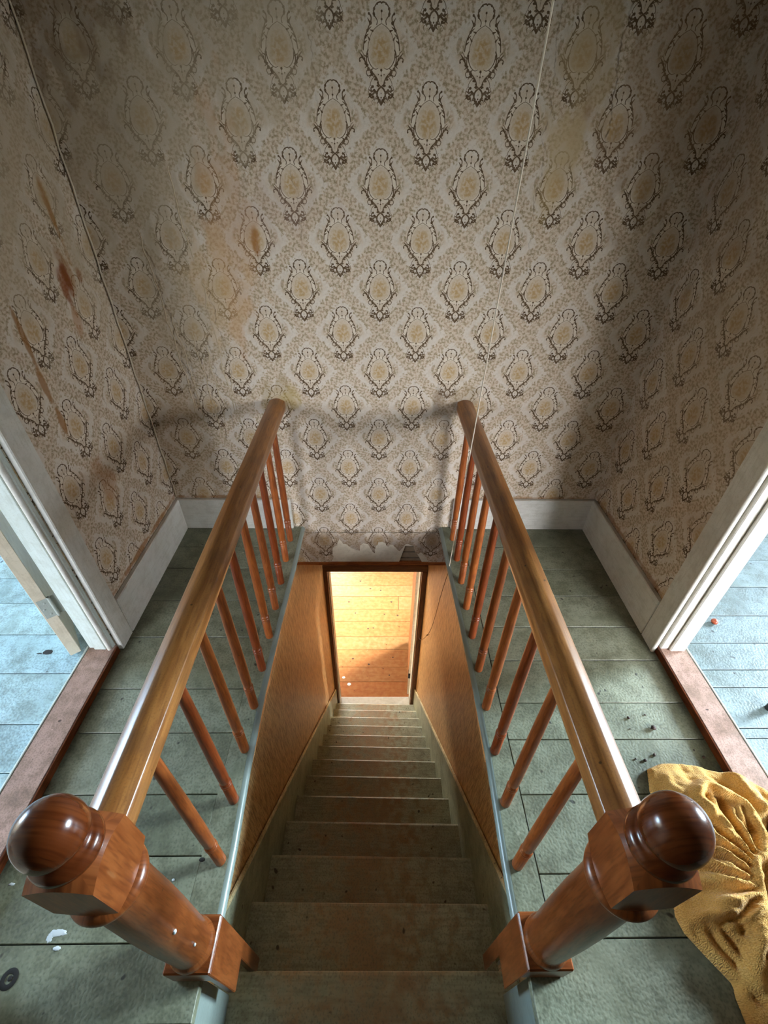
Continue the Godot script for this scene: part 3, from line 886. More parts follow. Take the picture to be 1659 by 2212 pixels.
func floors() -> void:
	var f := struct("floor", "grey green painted plank floor round the stair well", "floor")
	var mats := [M.floor, M.floor, M.floor_b, M.floor_c]
	# left of the well
	rows(f, WL, -0.462, [ZB, -1.597, -1.454, -1.262, -1.076, -0.860, -0.706, -0.527, -0.380, -0.212], mats)
	rows(f, WL, NL, [-0.212, -0.085, 0.06, 0.19], mats)
	# right of the well
	rows(f, 0.424, WR, [ZB, -1.602, -1.450, -1.289, -1.125, -0.972, -0.805, -0.681, -0.522, -0.336, -0.213], mats)
	rows(f, NR, WR, [-0.213, -0.02, 0.19], mats)
	# behind the camera
	rows(f, WL, WR, [0.19, 0.34, 0.49, 0.65, 0.80, 0.96, 1.12, 1.28, 1.44, 1.60, 1.76, 1.92, 2.08, 2.24, 2.40, 2.56, 2.72, 2.88, 3.04, 3.20], mats)
	# border boards along the edge, slightly bowed, with a rounded front edge
	for side in 2:
		var e := [Vector2(-0.388, -0.212), Vector2(-0.392, -0.40), Vector2(-0.402, -0.60), Vector2(-0.408, -0.85), Vector2(-0.402, -1.16), Vector2(-0.392, -1.46), Vector2(-0.388, ZB)]
		var outer := -0.4635
		if side == 1:
			e = [Vector2(0.350, -0.213), Vector2(0.351, -0.37), Vector2(0.360, -0.65), Vector2(0.358, -0.84), Vector2(0.351, -1.14), Vector2(0.340, -1.45), Vector2(0.331, ZB)]
			outer = 0.4225
		var poly := PackedVector2Array()
		for p in e:
			poly.append(p)
		poly.append(Vector2(outer, ZB))
		poly.append(Vector2(outer, e[0].y))
		var s := begin()
		prism(s, poly, -0.034, 0.0, 2, rnd_off())
		put("border_plank", s, M.floor_c if side == 0 else M.floor_b, f)
		# round painted nosing on the edge
		for i in e.size() - 1:
			s = begin()
			tube(s, [Vector3(e[i].x, -0.0165, e[i].y), Vector3(e[i + 1].x, -0.0165, e[i + 1].y)], 0.0164, 14)
			put("edge_nosing", s, M.edge, f)
	# facing under the edge in the near part of the well
	var s2 := begin()
	box(s2, Vector3(-0.462, -0.60, -0.16), Vector3(-0.404, -0.0345, 0.20), 2, rnd_off())
	struct_mesh("trim_well_left", s2, M.edge, "pale painted facing under the floor edge left of the top steps", "trim")
	s2 = begin()
	box(s2, Vector3(0.366, -0.60, -0.16), Vector3(0.43, -0.0345, 0.20), 2, rnd_off())
	struct_mesh("trim_well_right", s2, M.edge, "pale painted facing under the floor edge right of the top steps", "trim")
	# dark space under the boards
	s2 = begin()
	for b in [[WL, -0.47, ZB - 0.1, 0.22], [0.44, WR, ZB - 0.1, 0.22], [WL, WR, 0.22, 3.3]]:
		box(s2, Vector3(b[0], -0.20, b[2]), Vector3(b[1], -0.031, b[3]))
	struct_mesh("floor_base", s2, M.dark)
	# knots and paint splashes that lie in the paint
	var kn := begin()
	lathe(kn, [Vector2(0.0085, 0.0006), Vector2(0.010, 0.0013), Vector2(0.0165, 0.0013), Vector2(0.0185, 0.0004)], Vector3(-0.823, 0.0, -0.156), 30)
	lathe(kn, [Vector2(0.0, 0.0013), Vector2(0.004, 0.0013), Vector2(0.005, 0.0004)], Vector3(-0.8215, 0.0, -0.157), 16)
	put("knot", kn, M.dark, f)
	for k in [[-0.46, -0.372, 0.008, 0.005], [-0.78, -0.90, 0.006, 0.004]]:
		var s := begin()
		blob(s, Vector3(k[0], 0.0, k[1]), Vector3(k[2], 0.0012, k[3]), 0.12, int(k[0] * 100), 6, 24)
		put("knot", s, M.dark, f)
	for k in [[-0.758, -0.232, 0.018, 0.007], [-0.745, -0.205, 0.009, 0.004], [-0.926, -0.324, 0.008, 0.003], [-0.772, -0.224, 0.007, 0.009], [-0.52, -0.33, 0.004, 0.003]]:
		var s := begin()
		blob(s, Vector3(k[0], 0.0, k[1]), Vector3(k[2], 0.0013, k[3]), 0.5, int(k[0] * 1000), 6, 28)
		put("paint_splash", s, M.chip, f)

# =====================================================================================================
func room_box(called: String, lo: Vector3, hi: Vector3, skip: String, m: Material, windows: Array) -> void:
	# walls with thickness; windows: [side, centre along the wall, sill, width, height]
	for side in ["left", "right", "back", "front"]:
		if side == skip:
			continue
		var s := begin()
		var along: bool = side in ["back", "front"]
		var a0 := lo.x - 0.12 if along else lo.z
		var a1 := hi.x + 0.12 if along else hi.z
		var parts := []
		for w in windows:
			if w[0] == side:
				var c0: float = w[1] - w[3] / 2
				var c1: float = w[1] + w[3] / 2
				parts.append_array([[a0, c0, lo.y, hi.y], [c0, c1, lo.y, w[2]], [c0, c1, w[2] + w[4], hi.y]])
				a0 = c1
				window(side, lo, hi, w)
		parts.append([a0, a1, lo.y, hi.y])
		for p in parts:
			if along:
				var z0 := lo.z - 0.12 if side == "back" else hi.z
				box(s, Vector3(p[0], p[2], z0), Vector3(p[1], p[3], z0 + 0.12), 0, Vector2.ZERO, 0.0)
			else:
				var x0 := lo.x - 0.12 if side == "left" else hi.x
				box(s, Vector3(x0, p[2], p[0]), Vector3(x0 + 0.12, p[3], p[1]), 2, Vector2.ZERO, 0.0)
		struct_mesh("wall_%s_%s" % [called, side], s, m)
	var s3 := begin()
	box(s3, Vector3(lo.x - 0.12, hi.y, lo.z - 0.12), Vector3(hi.x + 0.12, hi.y + 0.1, hi.z + 0.12))
	struct_mesh("ceiling_%s" % called, s3, M.ceil)

var n_window := 0
func window(side: String, lo: Vector3, hi: Vector3, w: Array) -> void:
	n_window += 1
	var o := struct("window_%d" % n_window)
	var at: float = {"left": lo.x - 0.06, "right": hi.x + 0.06, "back": lo.z - 0.06, "front": hi.z + 0.06}[side]
	var along: bool = side in ["back", "front"]
	var V := func(h: float, y: float, d: float) -> Vector3: return Vector3(h, y, at + d) if along else Vector3(at + d, y, h)
	var bars := [[w[1] - w[3] / 2, w[1] - w[3] / 2 + 0.05, w[2], w[2] + w[4]], [w[1] + w[3] / 2 - 0.05, w[1] + w[3] / 2, w[2], w[2] + w[4]], [w[1] - w[3] / 2, w[1] + w[3] / 2, w[2], w[2] + 0.05], [w[1] - w[3] / 2, w[1] + w[3] / 2, w[2] + w[4] - 0.05, w[2] + w[4]], [w[1] - w[3] / 2, w[1] + w[3] / 2, w[2] + w[4] / 2 - 0.02, w[2] + w[4] / 2 + 0.02]]
	for b in bars:
		var s := begin()
		box(s, V.call(b[0], b[2], -0.025), V.call(b[1], b[3], 0.025), 1)
		put("sash_bar", s, M.white, o)
	var g := begin()
	box(g, V.call(w[1] - w[3] / 2 + 0.04, w[2] + 0.04, -0.002), V.call(w[1] + w[3] / 2 - 0.04, w[2] + w[4] - 0.04, 0.002), 1, Vector2.ZERO, 0.0)
	put("pane", g, M.glass, o)

func rooms() -> void:
	# left room
	var f := struct("floor_001", "pale blue painted plank floor seen through the left doorway", "floor")
	var z := [-2.6, -2.45, -2.3, -2.14, -1.99, -1.83, -1.68, -1.528, -1.387, -1.246, -1.088, -0.920, -0.735, -0.587, -0.44, -0.29, -0.14, 0.01, 0.16, 0.31, 0.46, 0.61, 0.76, 0.91, 1.06, 1.21, 1.3]
	rows(f, -3.9, -1.0665, z, [M.roomfloor, M.roomfloor_b])
	var s := begin()
	blob(s, Vector3(-1.235, 0.0, -1.009), Vector3(0.022, 0.0014, 0.012), 0.35, 3, 6, 16)
	put("knot", s, M.dark, f)
	s = begin()
	blob(s, Vector3(-1.262, 0.0, -1.003), Vector3(0.014, 0.0012, 0.003), 0.5, 4, 6, 12)
	put("knot", s, M.dark, f)
	s = begin()
	box(s, Vector3(-4.0, -0.2, -2.6), Vector3(-1.07, -0.031, 1.3))
	struct_mesh("floor_base_left", s, M.dark)
	room_box("left_room", Vector3(-3.98, 0, -2.6), Vector3(WL - 0.089, TOP, 1.3), "right", M.roomwall, [["left", -1.70, 0.60, 1.3, 1.4], ["front", -2.65, 0.25, 2.3, 1.5]])  # front window is added and unseen, lets in fill for the back wall
	# right room
	f = struct("floor_002", "pale blue painted plank floor seen through the right doorway", "floor")
	z = [-2.6, -2.45, -2.3, -2.15, -1.99, -1.83, -1.68, -1.515, -1.344, -1.184, -1.049, -0.932, -0.862, -0.716, -0.683, -0.53, -0.38, -0.23, -0.08, 0.07, 0.22, 0.37, 0.52, 0.67, 0.82, 0.97, 1.12, 1.27, 1.4]
	rows(f, 1.1665, 4.0, z, [M.rightfloor, M.rightfloor_b])
	s = begin()
	box(s, Vector3(1.165, -0.2, -2.6), Vector3(4.08, -0.031, 1.4))
	struct_mesh("floor_base_right", s, M.dark)
	room_box("right_room", Vector3(WR + 0.089, 0, -2.6), Vector3(4.08, TOP, 1.4), "left", M.roomwall, [["right", -1.65, 0.60, 1.3, 1.4], ["right", 0.65, 0.25, 1.3, 1.5], ["front", 2.65, 0.25, 2.3, 1.5]])  # second right window is added and unseen, brightens the left wall
	# thresholds
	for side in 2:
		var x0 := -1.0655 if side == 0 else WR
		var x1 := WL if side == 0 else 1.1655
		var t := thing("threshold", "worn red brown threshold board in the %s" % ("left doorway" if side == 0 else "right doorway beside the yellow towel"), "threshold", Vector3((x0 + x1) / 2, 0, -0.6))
		s = begin()
		box(s, Vector3(-0.0495, -0.028, -0.42), Vector3(0.0495, 0.031, 0.42), 2, rnd_off(), 0.003)
		put("board", s, M.thresh, t)
		s = begin()
		var hx := 0.0497 if side == 0 else -0.0547
		box(s, Vector3(hx, 0.0005, -0.415), Vector3(hx + 0.005, 0.0305, 0.415), 2, rnd_off(), 0.0015)
		put("front_strip", s, M.wood_dark, t)
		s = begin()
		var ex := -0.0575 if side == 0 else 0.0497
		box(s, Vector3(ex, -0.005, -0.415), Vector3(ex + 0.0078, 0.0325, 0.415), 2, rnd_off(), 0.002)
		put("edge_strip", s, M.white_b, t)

# =====================================================================================================
func lower_room() -> void:
	var f := struct("floor_003", "orange pine plank floor seen through the door at the foot of the stairs", "floor")
	var z := [-2.765, -2.962, -3.160, -3.409, -3.612, -3.859, -4.060, -4.301, -4.51, -4.76, -4.98, -5.2, -5.42, -5.65, -5.9, -6.15, -6.45]
	for i in z.size() - 1:
		var m: Material = M.pine_c if i < 1 else (M.pine_b if i < 3 else [M.pine, M.pine_b][rng.randi() % 2])
		var zz0: float = z[i + 1]
		var zz1: float = z[i]
		if i == 6:
			board(f, Vector3(-3.0, LW - 0.03, zz0), Vector3(0.30, LW, zz1), m)
			board(f, Vector3(0.302, LW - 0.03, zz0), Vector3(2.0, LW, zz1), M.pine)
		else:
			board(f, Vector3(-3.0, LW - 0.03, zz0), Vector3(2.0, LW, zz1), m)
	for k in [[-0.33, -2.93, 0.024], [-0.40, -3.02, 0.02], [0.15, -3.05, 0.01], [-0.1, -3.2, 0.012], [-0.3, -3.28, 0.012], [0.2, -3.3, 0.01], [-0.05, -3.75, 0.012], [-0.12, -3.74, 0.012], [0.1, -3.98, 0.012], [-0.3, -4.0, 0.012], [0.28, -3.96, 0.014], [-0.4, -4.2, 0.014], [0.2, -4.2, 0.016], [-0.1, -4.45, 0.016], [0.05, -4.42, 0.016], [-0.25, -4.6, 0.014]]:
		var s := begin()
		var light: bool = k[2] > 0.019
		blob(s, Vector3(k[0], LW, k[1]), Vector3(k[2], 0.0013, k[2] * 0.8), 0.4, int(k[1] * 100), 6, 12)
		put("paint_splash" if light else "knot", s, M.chip if light else M.crumb, f)
	room_box("lower_room", Vector3(-3.0, LW, -6.48), Vector3(2.0, -0.95, -2.765), "front", M.lowwall, [["back", -1.15, -2.6, 1.4, 1.5], ["right", -4.5, -2.6, 1.4, 1.5]])
	var s := begin()
	box(s, Vector3(-3.1, LW - 0.2, -6.6), Vector3(2.1, LW - 0.031, -2.6))
	struct_mesh("floor_base_lower", s, M.dark)
	# wall between the stair foot and the lower room, with the door opening
	s = begin()
	for p in [[-3.1, -0.462, LW, -0.95], [0.43, 2.1, LW, -0.95], [-0.462, 0.43, -1.12, -0.20]]:
		box(s, Vector3(p[0], p[2], -2.77), Vector3(p[1], p[3], DZ - 0.015), 0, Vector2.ZERO, 0.0)
	struct_mesh("wall_stair_foot", s, M.lowwall)
	# the frame and the open white door
	var d := struct("door_3", "brown framed doorway at the foot of the stairs with its white door open", "door")
	for j in [["jamb", Vector3(-0.461, LW, -2.769), Vector3(-0.418, -1.205, DZ), 1], ["jamb", Vector3(0.374, LW, -2.769), Vector3(0.429, -1.205, DZ), 1], ["head", Vector3(-0.461, -1.205, -2.769), Vector3(0.429, -1.135, DZ), 0]]:
		s = begin()
		box(s, j[1], j[2], j[3], rnd_off(), 0.003)
		put(j[0], s, M.frame, d)
	for j in [[Vector3(-0.4178, LW + 0.02, -2.767), Vector3(-0.4118, -1.212, -2.66)], [Vector3(0.3672, LW + 0.02, -2.767), Vector3(0.3738, -1.212, -2.66)]]:
		s = begin()
		box(s, j[0], j[1], 1, rnd_off(), 0.001)
		put("stop_bead", s, M.white, d)
	s = begin()
	box(s, Vector3(-0.417, LW - 0.03, -2.766), Vector3(0.373, LW + 0.012, DZ - 0.005), 0, rnd_off(), 0.003)
	put("sill", s, M.white, d)
	var leaf := Node3D.new()
	leaf.name = "door_leaf"
	leaf.position = Vector3(0.386, LW + 0.02, -2.790)
	leaf.rotation.y = deg_to_rad(-4.5)
	d.add_child(leaf, true)
	s = begin()
	box(s, Vector3(-0.036, 0.0, -0.74), Vector3(0.0, 2.16, -0.004), 1, rnd_off(), 0.002)
	put("panel", s, tint(M.frame, Color(0.75, 0.62, 0.48)), leaf)
	s = begin()
	box(s, Vector3(-0.036, 0.0, -0.0039), Vector3(0.0, 2.16, 0.0), 1, rnd_off(), 0.001)
	put("edge", s, tint(M.white, Color(1.15, 1.15, 1.12)), leaf)
	s = begin()
	box(s, Vector3(-0.040, 0.33, -0.05), Vector3(-0.010, 0.42, 0.0035), 1)
	put("hinge", s, M.black, leaf)

# =====================================================================================================
func stair_well() -> void:
	# panelled sides
	for side in 2:
		var x0 := PL - 0.12 if side == 0 else PR
		var x1 := PL if side == 0 else PR + 0.12
		var s := begin()
		var off := Vector2(0.13 + side * 0.4, 0.3 + side * 0.21)
		box(s, Vector3(x0, LW - 0.2, DZ - 0.01), Vector3(x1, -0.036, -0.17), 1, off, 0.001)
		struct_mesh("wall_stair_left" if side == 0 else "wall_stair_right", s, M.panel, "orange grained panelling on the %s side of the stairs" % ("left" if side == 0 else "right"), "panelling")
		# pale strip along the top of the panelling
		var t := begin()
		var xa := PL if side == 0 else 0.362
		var xb0 := -0.4105 if side == 0 else PR
		box(t, Vector3(xa, -0.118, ZB + 0.002), Vector3(xb0, -0.0345, -0.66), 2, rnd_off(), 0.003)
		struct_mesh("trim_panel_left" if side == 0 else "trim_panel_right", t, M.pale_edge)
		# backing out to the outer walls so that no daylight enters below the hall floor
		t = begin()
		var xb := -3.1 if side == 0 else PR + 0.121
		var xc := PL - 0.121 if side == 0 else 2.1
		box(t, Vector3(xb, -0.95, DZ - 0.01), Vector3(xc, -0.21, 1.8))
		struct_mesh("daylight_block_below_hall", t, M.dark)
	var s2 := begin()
	box(s2, Vector3(PL - 0.05, LW - 0.2, 0.22), Vector3(PR + 0.05, -0.205, 0.30))
	struct_mesh("wall_stair_top", s2, M.dark)
	# soffit over the lower flight and the brown board that finishes the header
	s2 = begin()
	box(s2, Vector3(PL - 0.05, -0.20, -2.9), Vector3(PR + 0.05, -0.10, ZB - 0.101))
	struct_mesh("ceiling_stair", s2, M.lowwall)
	s2 = begin()
	box(s2, Vector3(PL + 0.001, -0.282, ZB - 0.12), Vector3(PR - 0.001, -0.2515, ZB - 0.006), 0, rnd_off(), 0.002)
	struct_mesh("trim_header", s2, tint(M.frame, Color(0.78, 0.56, 0.40)), "brown board finishing the wall edge above the lower door", "trim")

func staircase() -> void:
	var t := thing("staircase", "steep grey green stairs worn brown down the middle, between panelled walls", "staircase")
	# nosing heights left and right as they lean, front edges of the nosings in z
	var yl := []
	var yr := []
	var zn := []
	for k in range(-2, 13):
		var y := -0.6204 - (k - 1) * 0.23184
		var lean := lerpf(0.034, 0.012, clampf(k / 12.0, 0, 1))
		yl.append(y + 0.010 + lean * 0.55)
		yr.append(y - 0.008 - lean * 0.75)
		zn.append(-0.40378 - (k - 1) * 0.196226)
	yl[0] = 0.0; yr[0] = 0.0
	yl[1] = -0.165; yr[1] = -0.165
	for i in range(1, yl.size()):
		var x0 := -0.4505 if i < 3 else -0.443
		var x1 := 0.4185 if i < 3 else 0.409
		var z0: float = zn[i]
		var z1: float = zn[i - 1] - 0.028
		if i == 1:
			z1 = 0.19
		var s := begin()
		slab(s, x0, x1, yl[i], yr[i], z0, z1 + 0.003, 0.028, i)
		put("tread", s, M.tread, t)
		# riser under the front edge of this tread
		var yb := LW - 0.02
		if i < yl.size() - 1:
			yb = minf(yl[i + 1], yr[i + 1]) - 0.02
		s = begin()
		box(s, Vector3(x0, yb, z0 + 0.026), Vector3(x1, minf(yl[i], yr[i]) - 0.024, z0 + 0.044), 0, rnd_off(), 0.001)
		put("riser", s, M.riser, t)
	var s0 := begin()
	box(s0, Vector3(-0.4505, -0.19, 0.192), Vector3(0.4185, -0.029, 0.21), 0, rnd_off(), 0.001)
	put("riser", s0, M.riser, t)
	# strings along the walls with a moulding on top
	for side in 2:
		var xa := PL + 0.0012 if side == 0 else PR - 0.0162
		var xb := xa + 0.015
		var m := 1.1815
		var y0 := -0.195           # top edge where it starts, at z = -0.251
		var top := func(zz: float) -> float: return y0 + (zz + 0.251) * m
		var poly := PackedVector2Array([Vector2(-0.251, top.call(-0.251)), Vector2(DZ + 0.001, top.call(DZ)), Vector2(DZ + 0.001, LW), Vector2(-2.50, LW), Vector2(-0.251, top.call(-0.251) - 0.66)])
		var s := begin()
		extrude(s, poly, Vector3(0, 0, 1), Vector3(0, 1, 0), Vector3(1, 0, 0), xa, xb, 2, rnd_off())
		var b := put("stair_string", s, M.skirt, t)
		s = begin()
		var prof := [Vector2(-0.0065, -0.006), Vector2(0.0065, -0.006), Vector2(0.0065, 0.002), Vector2(0.003, 0.008), Vector2(-0.003, 0.008), Vector2(-0.0065, 0.002)]
		sweep(s, prof, Vector3((xa + xb) / 2, top.call(-0.27) + 0.004, -0.27), Vector3((xa + xb) / 2, top.call(DZ + 0.004) + 0.004, DZ + 0.004))
		put("moulding", s, M.cap, b)

# a tread whose two ends may stand at different heights; u runs 0..1 across it
func slab(s: SurfaceTool, x0: float, x1: float, ya: float, yb: float, z0: float, z1: float, th: float, k: int) -> void:
	var prof := [Vector2(z1, 0), Vector2(z0 + 0.010, 0), Vector2(z0 + 0.003, -0.003), Vector2(z0, -0.010), Vector2(z0, -0.018), Vector2(z0 + 0.003, -0.025), Vector2(z0 + 0.010, -th), Vector2(z1, -th)]
	for i in prof.size():
		var p: Vector2 = prof[i]
		var q: Vector2 = prof[(i + 1) % prof.size()]
		var d := (q - p).normalized()
		var n := Vector3(0, -d.x, d.y)
		if i < 7 and i != 6 or true:
			n = Vector3(0, -d.x, d.y)
		var v0 := k * 0.377 + p.x * 1.15 - p.y
		var v1 := k * 0.377 + q.x * 1.15 - q.y
		quad(s, [Vector3(x0, ya + p.y, p.x), Vector3(x1, yb + p.y, p.x), Vector3(x1, yb + q.y, q.x), Vector3(x0, ya + q.y, q.x)], [n, n, n, n], [Vector2(0, v0), Vector2(1, v0), Vector2(1, v1), Vector2(0, v1)])
	for e in [[x0, ya, Vector3.LEFT], [x1, yb, Vector3.RIGHT]]:
		for i in range(1, prof.size() - 1):
			tri(s, [Vector3(e[0], e[1] + prof[0].y, prof[0].x), Vector3(e[0], e[1] + prof[i].y, prof[i].x), Vector3(e[0], e[1] + prof[i + 1].y, prof[i + 1].x)], [e[2], e[2], e[2]], [Vector2.ZERO, Vector2.RIGHT, Vector2.ONE])

# =====================================================================================================
func door_trim() -> void:
	# left doorway: casing on the wall, jamb in the opening, stop bead, and the door standing open in the room
	var c := struct("trim_1", "cream painted casing and jamb of the left doorway", "door casing")
	var bits := [["casing", Vector3(WL, 0.001, -1.100), Vector3(WL + 0.020, 2.06, -1.022), M.white], ["casing", Vector3(WL, 0.001, -0.182), Vector3(WL + 0.020, 2.06, -0.10), M.white],
		["casing", Vector3(WL, 1.981, -1.100), Vector3(WL + 0.0195, 2.06, -0.10), M.white],
		["jamb", Vector3(-1.0655, 0.0315, -1.022), Vector3(WL - 0.0005, 1.995, -1.004), M.white_b], ["jamb", Vector3(-1.0655, 0.0315, -0.198), Vector3(WL - 0.0005, 1.995, -0.18), M.white_b], ["head_jamb", Vector3(-1.0655, 1.980, -1.004), Vector3(WL - 0.0005, 1.996, -0.198), M.white_b]]
	for b in bits:
		var s := begin()
		box(s, b[1], b[2], 1, rnd_off(), 0.003)
		put(b[0], s, b[3], c)
	var s := begin()
	sweep(s, bead(0.009, 0.020), Vector3(-0.9885, 0.032, -1.003), Vector3(-0.9885, 1.98, -1.003))
	put("stop_bead", s, M.white, c)
	s = begin()
	box(s, Vector3(-1.043, 0.032, -1.004), Vector3(-1.000, 1.98, -0.997), 1, rnd_off(), 0.002)
	put("door_stop", s, M.white_b, c)
	# right doorway
	c = struct("trim_2", "cream painted casing and jamb of the right doorway", "door casing")
	bits = [["casing", Vector3(WR - 0.020, 0.001, -1.090), Vector3(WR, 2.06, -1.014), M.white], ["casing", Vector3(WR - 0.020, 0.001, -0.182), Vector3(WR, 2.06, -0.10), M.white],
		["casing", Vector3(WR - 0.0195, 1.981, -1.090), Vector3(WR, 2.06, -0.10), M.white],
		["jamb", Vector3(WR + 0.0005, 0.0315, -1.022), Vector3(1.1655, 1.995, -1.000), M.white], ["jamb", Vector3(WR + 0.0005, 0.0315, -0.198), Vector3(1.1655, 1.995, -0.18), M.white], ["head_jamb", Vector3(WR + 0.0005, 1.980, -1.004), Vector3(1.1655, 1.996, -0.198), M.white]]
	for b in bits:
		s = begin()
		box(s, b[1], b[2], 1, rnd_off(), 0.003)
		put(b[0], s, b[3], c)
	s = begin()
	sweep(s, bead(0.009, 0.016), Vector3(WR - 0.012, 0.002, -1.0145), Vector3(WR - 0.012, 1.98, -1.0145))
	put("edge_bead", s, M.white, c)
	s = begin()
	box(s, Vector3(WR + 0.030, 0.032, -1.000), Vector3(WR + 0.088, 1.98, -0.988), 1, rnd_off(), 0.004)
	put("door_stop", s, M.white, c)
	# the left door, swung back into the room; its hinge edge faces the hall
	var d := struct("door_1", "white door swung open into the left room, seen by its bare hinge edge", "door")
	d.position = Vector3(-1.104, 0.0, -1.008)
	d.rotation.y = deg_to_rad(38.0)
	s = begin()
	box(s, Vector3(-0.036, 0.012, -0.76), Vector3(0.0, 1.97, 0.0), 1, rnd_off(), 0.002)
	var lf := put("door_leaf", s, M.white_b, d)
	s = begin()
	box(s, Vector3(-0.035, 0.013, 0.0), Vector3(-0.001, 1.969, 0.002), 1, rnd_off(), 0.0005)
	put("door_edge", s, M.bare, lf)
	for y in [0.22, 1.70]:
		var h := begin()
		box(h, Vector3(-0.031, y, 0.002), Vector3(0.004, y + 0.085, 0.0045), 1, rnd_off(), 0.001)
		box(h, Vector3(0.006, y, -0.004), Vector3(0.038, y + 0.085, -0.0015), 1, rnd_off(), 0.001)
		tube(h, [Vector3(0.005, y - 0.002, 0.003), Vector3(0.005, y + 0.087, 0.003)], 0.0055, 12)
		var hg := put("hinge", h, M.metal, d)
		for q in [[-0.012, 0.016], [-0.022, 0.042], [-0.012, 0.068]]:
			var sc := begin()
			blob(sc, Vector3(q[0], y + q[1], 0.0046), Vector3(0.0042, 0.0042, 0.0012), 0.0, 1, 6, 10)
			put("screw", sc, M.metal, hg)

func bead(w: float, h: float) -> Array:
	var p := []
	for i in 10:
		var a := PI * 2 * i / 10
		p.append(Vector2(cos(a) * w, sin(a) * h * 0.5))
	return p

# =====================================================================================================
func newel(parent: Node, c: Vector3, inner: float, well_edge: float) -> void:
	# inner: +1 when the stairs lie on the +x side
	var n := Node3D.new()
	n.name = "newel_post"
	n.position = c
	parent.add_child(n, true)
	var s := begin()
	var x_in := 0.05 * inner
	box(s, Vector3(-0.05, 0.0005, -0.05), Vector3(0.05, 0.088, 0.048), 1, rnd_off(), 0.003)
	put("plinth", s, M.wood, n)
	# the plinth carries on down past the floor edge, notched over the top step
	s = begin()
	var e := well_edge - c.x + 0.018 * inner
	x_in += 0.0003 * inner
	box(s, Vector3(minf(e, x_in), -0.205, -0.0495), Vector3(maxf(e, x_in), 0.080, 0.0475), 1, rnd_off(), 0.002)
	box(s, Vector3(minf(e, x_in), -0.46, -0.0495), Vector3(maxf(e, x_in), -0.20, -0.014), 1, rnd_off(), 0.002)
	put("plinth_apron", s, M.wood, n)
	s = begin()
	lathe(s, [Vector2(0.046, 0.087), Vector2(0.0485, 0.092), Vector2(0.0485, 0.100), Vector2(0.0455, 0.108), Vector2(0.0425, 0.111), Vector2(0.0425, 0.114), Vector2(0.0435, 0.16), Vector2(0.0455, 0.28), Vector2(0.0460, 0.40), Vector2(0.0445, 0.52), Vector2(0.0430, 0.575),
		Vector2(0.0430, 0.578), Vector2(0.0500, 0.580), Vector2(0.0545, 0.586), Vector2(0.0555, 0.592), Vector2(0.0540, 0.599), Vector2(0.0485, 0.604), Vector2(0.0430, 0.606), Vector2(0.0420, 0.614)], Vector3.ZERO, 56, rnd_off())
	put("shaft", s, M.wood, n)
	# square block whose shoulders were turned: flat faces end in arcs
	s = begin()
	var a := 0.045
	var off := rnd_off()
	var up := func(r: float) -> float: return 0.714 + (0.0636 - r) * 0.85
	var dn := func(r: float) -> float: return 0.622 - (0.0636 - r) * 0.85
	for q in 4:
		var B := Basis(Vector3.UP, q * PI / 2)
		for i in 20:
			var z0 := lerpf(-a, a, i / 20.0)
			var z1 := lerpf(-a, a, (i + 1) / 20.0)
			var r0 := Vector2(a, z0).length()
			var r1 := Vector2(a, z1).length()
			var p := [Vector3(a, dn.call(r0), z0), Vector3(a, dn.call(r1), z1), Vector3(a, up.call(r1), z1), Vector3(a, up.call(r0), z0)]
			var nn := B * Vector3.RIGHT
			quad(s, p.map(func(v): return B * v), [nn, nn, nn, nn], p.map(func(v): return Vector2(v.y, v.z) + off))
			for f in [up, dn]:
				var rin := 0.036
				var g: float = 1.0 if f == up else -1.0
				var m0 := (Vector3(a, 0, z0).normalized() * 0.69 + Vector3.UP * 0.72 * g).normalized()
				var m1 := (Vector3(a, 0, z1).normalized() * 0.69 + Vector3.UP * 0.72 * g).normalized()
				var o0: Vector3 = Vector3(a, 0, z0).normalized() * rin + Vector3.UP * f.call(rin)
				var o1: Vector3 = Vector3(a, 0, z1).normalized() * rin + Vector3.UP * f.call(rin)
				var w := [Vector3(a, f.call(r0), z0), Vector3(a, f.call(r1), z1), o1, o0]
				quad(s, w.map(func(v): return B * v), [B * m0, B * m1, B * m1, B * m0], w.map(func(v): return Vector2(v.y + v.x, v.z) + off))
	put("block", s, M.wood, n)
	s = begin()
	lathe(s, [Vector2(0.036, 0.728), Vector2(0.0405, 0.733), Vector2(0.0435, 0.738), Vector2(0.0445, 0.744), Vector2(0.0438, 0.750), Vector2(0.0415, 0.755), Vector2(0.0375, 0.758), Vector2(0.0345, 0.760), Vector2(0.0325, 0.765), Vector2(0.0325, 0.771), Vector2(0.0345, 0.7745), Vector2(0.0385, 0.776), Vector2(0.0408, 0.7795), Vector2(0.0416, 0.786), Vector2(0.0412, 0.794), Vector2(0.0398, 0.803), Vector2(0.0370, 0.812), Vector2(0.0326, 0.820), Vector2(0.0265, 0.8265), Vector2(0.0185, 0.831), Vector2(0.0095, 0.8336), Vector2(0.0, 0.8343)], Vector3.ZERO, 56, rnd_off(), true)
	put("knob", s, M.wood_dark, n)

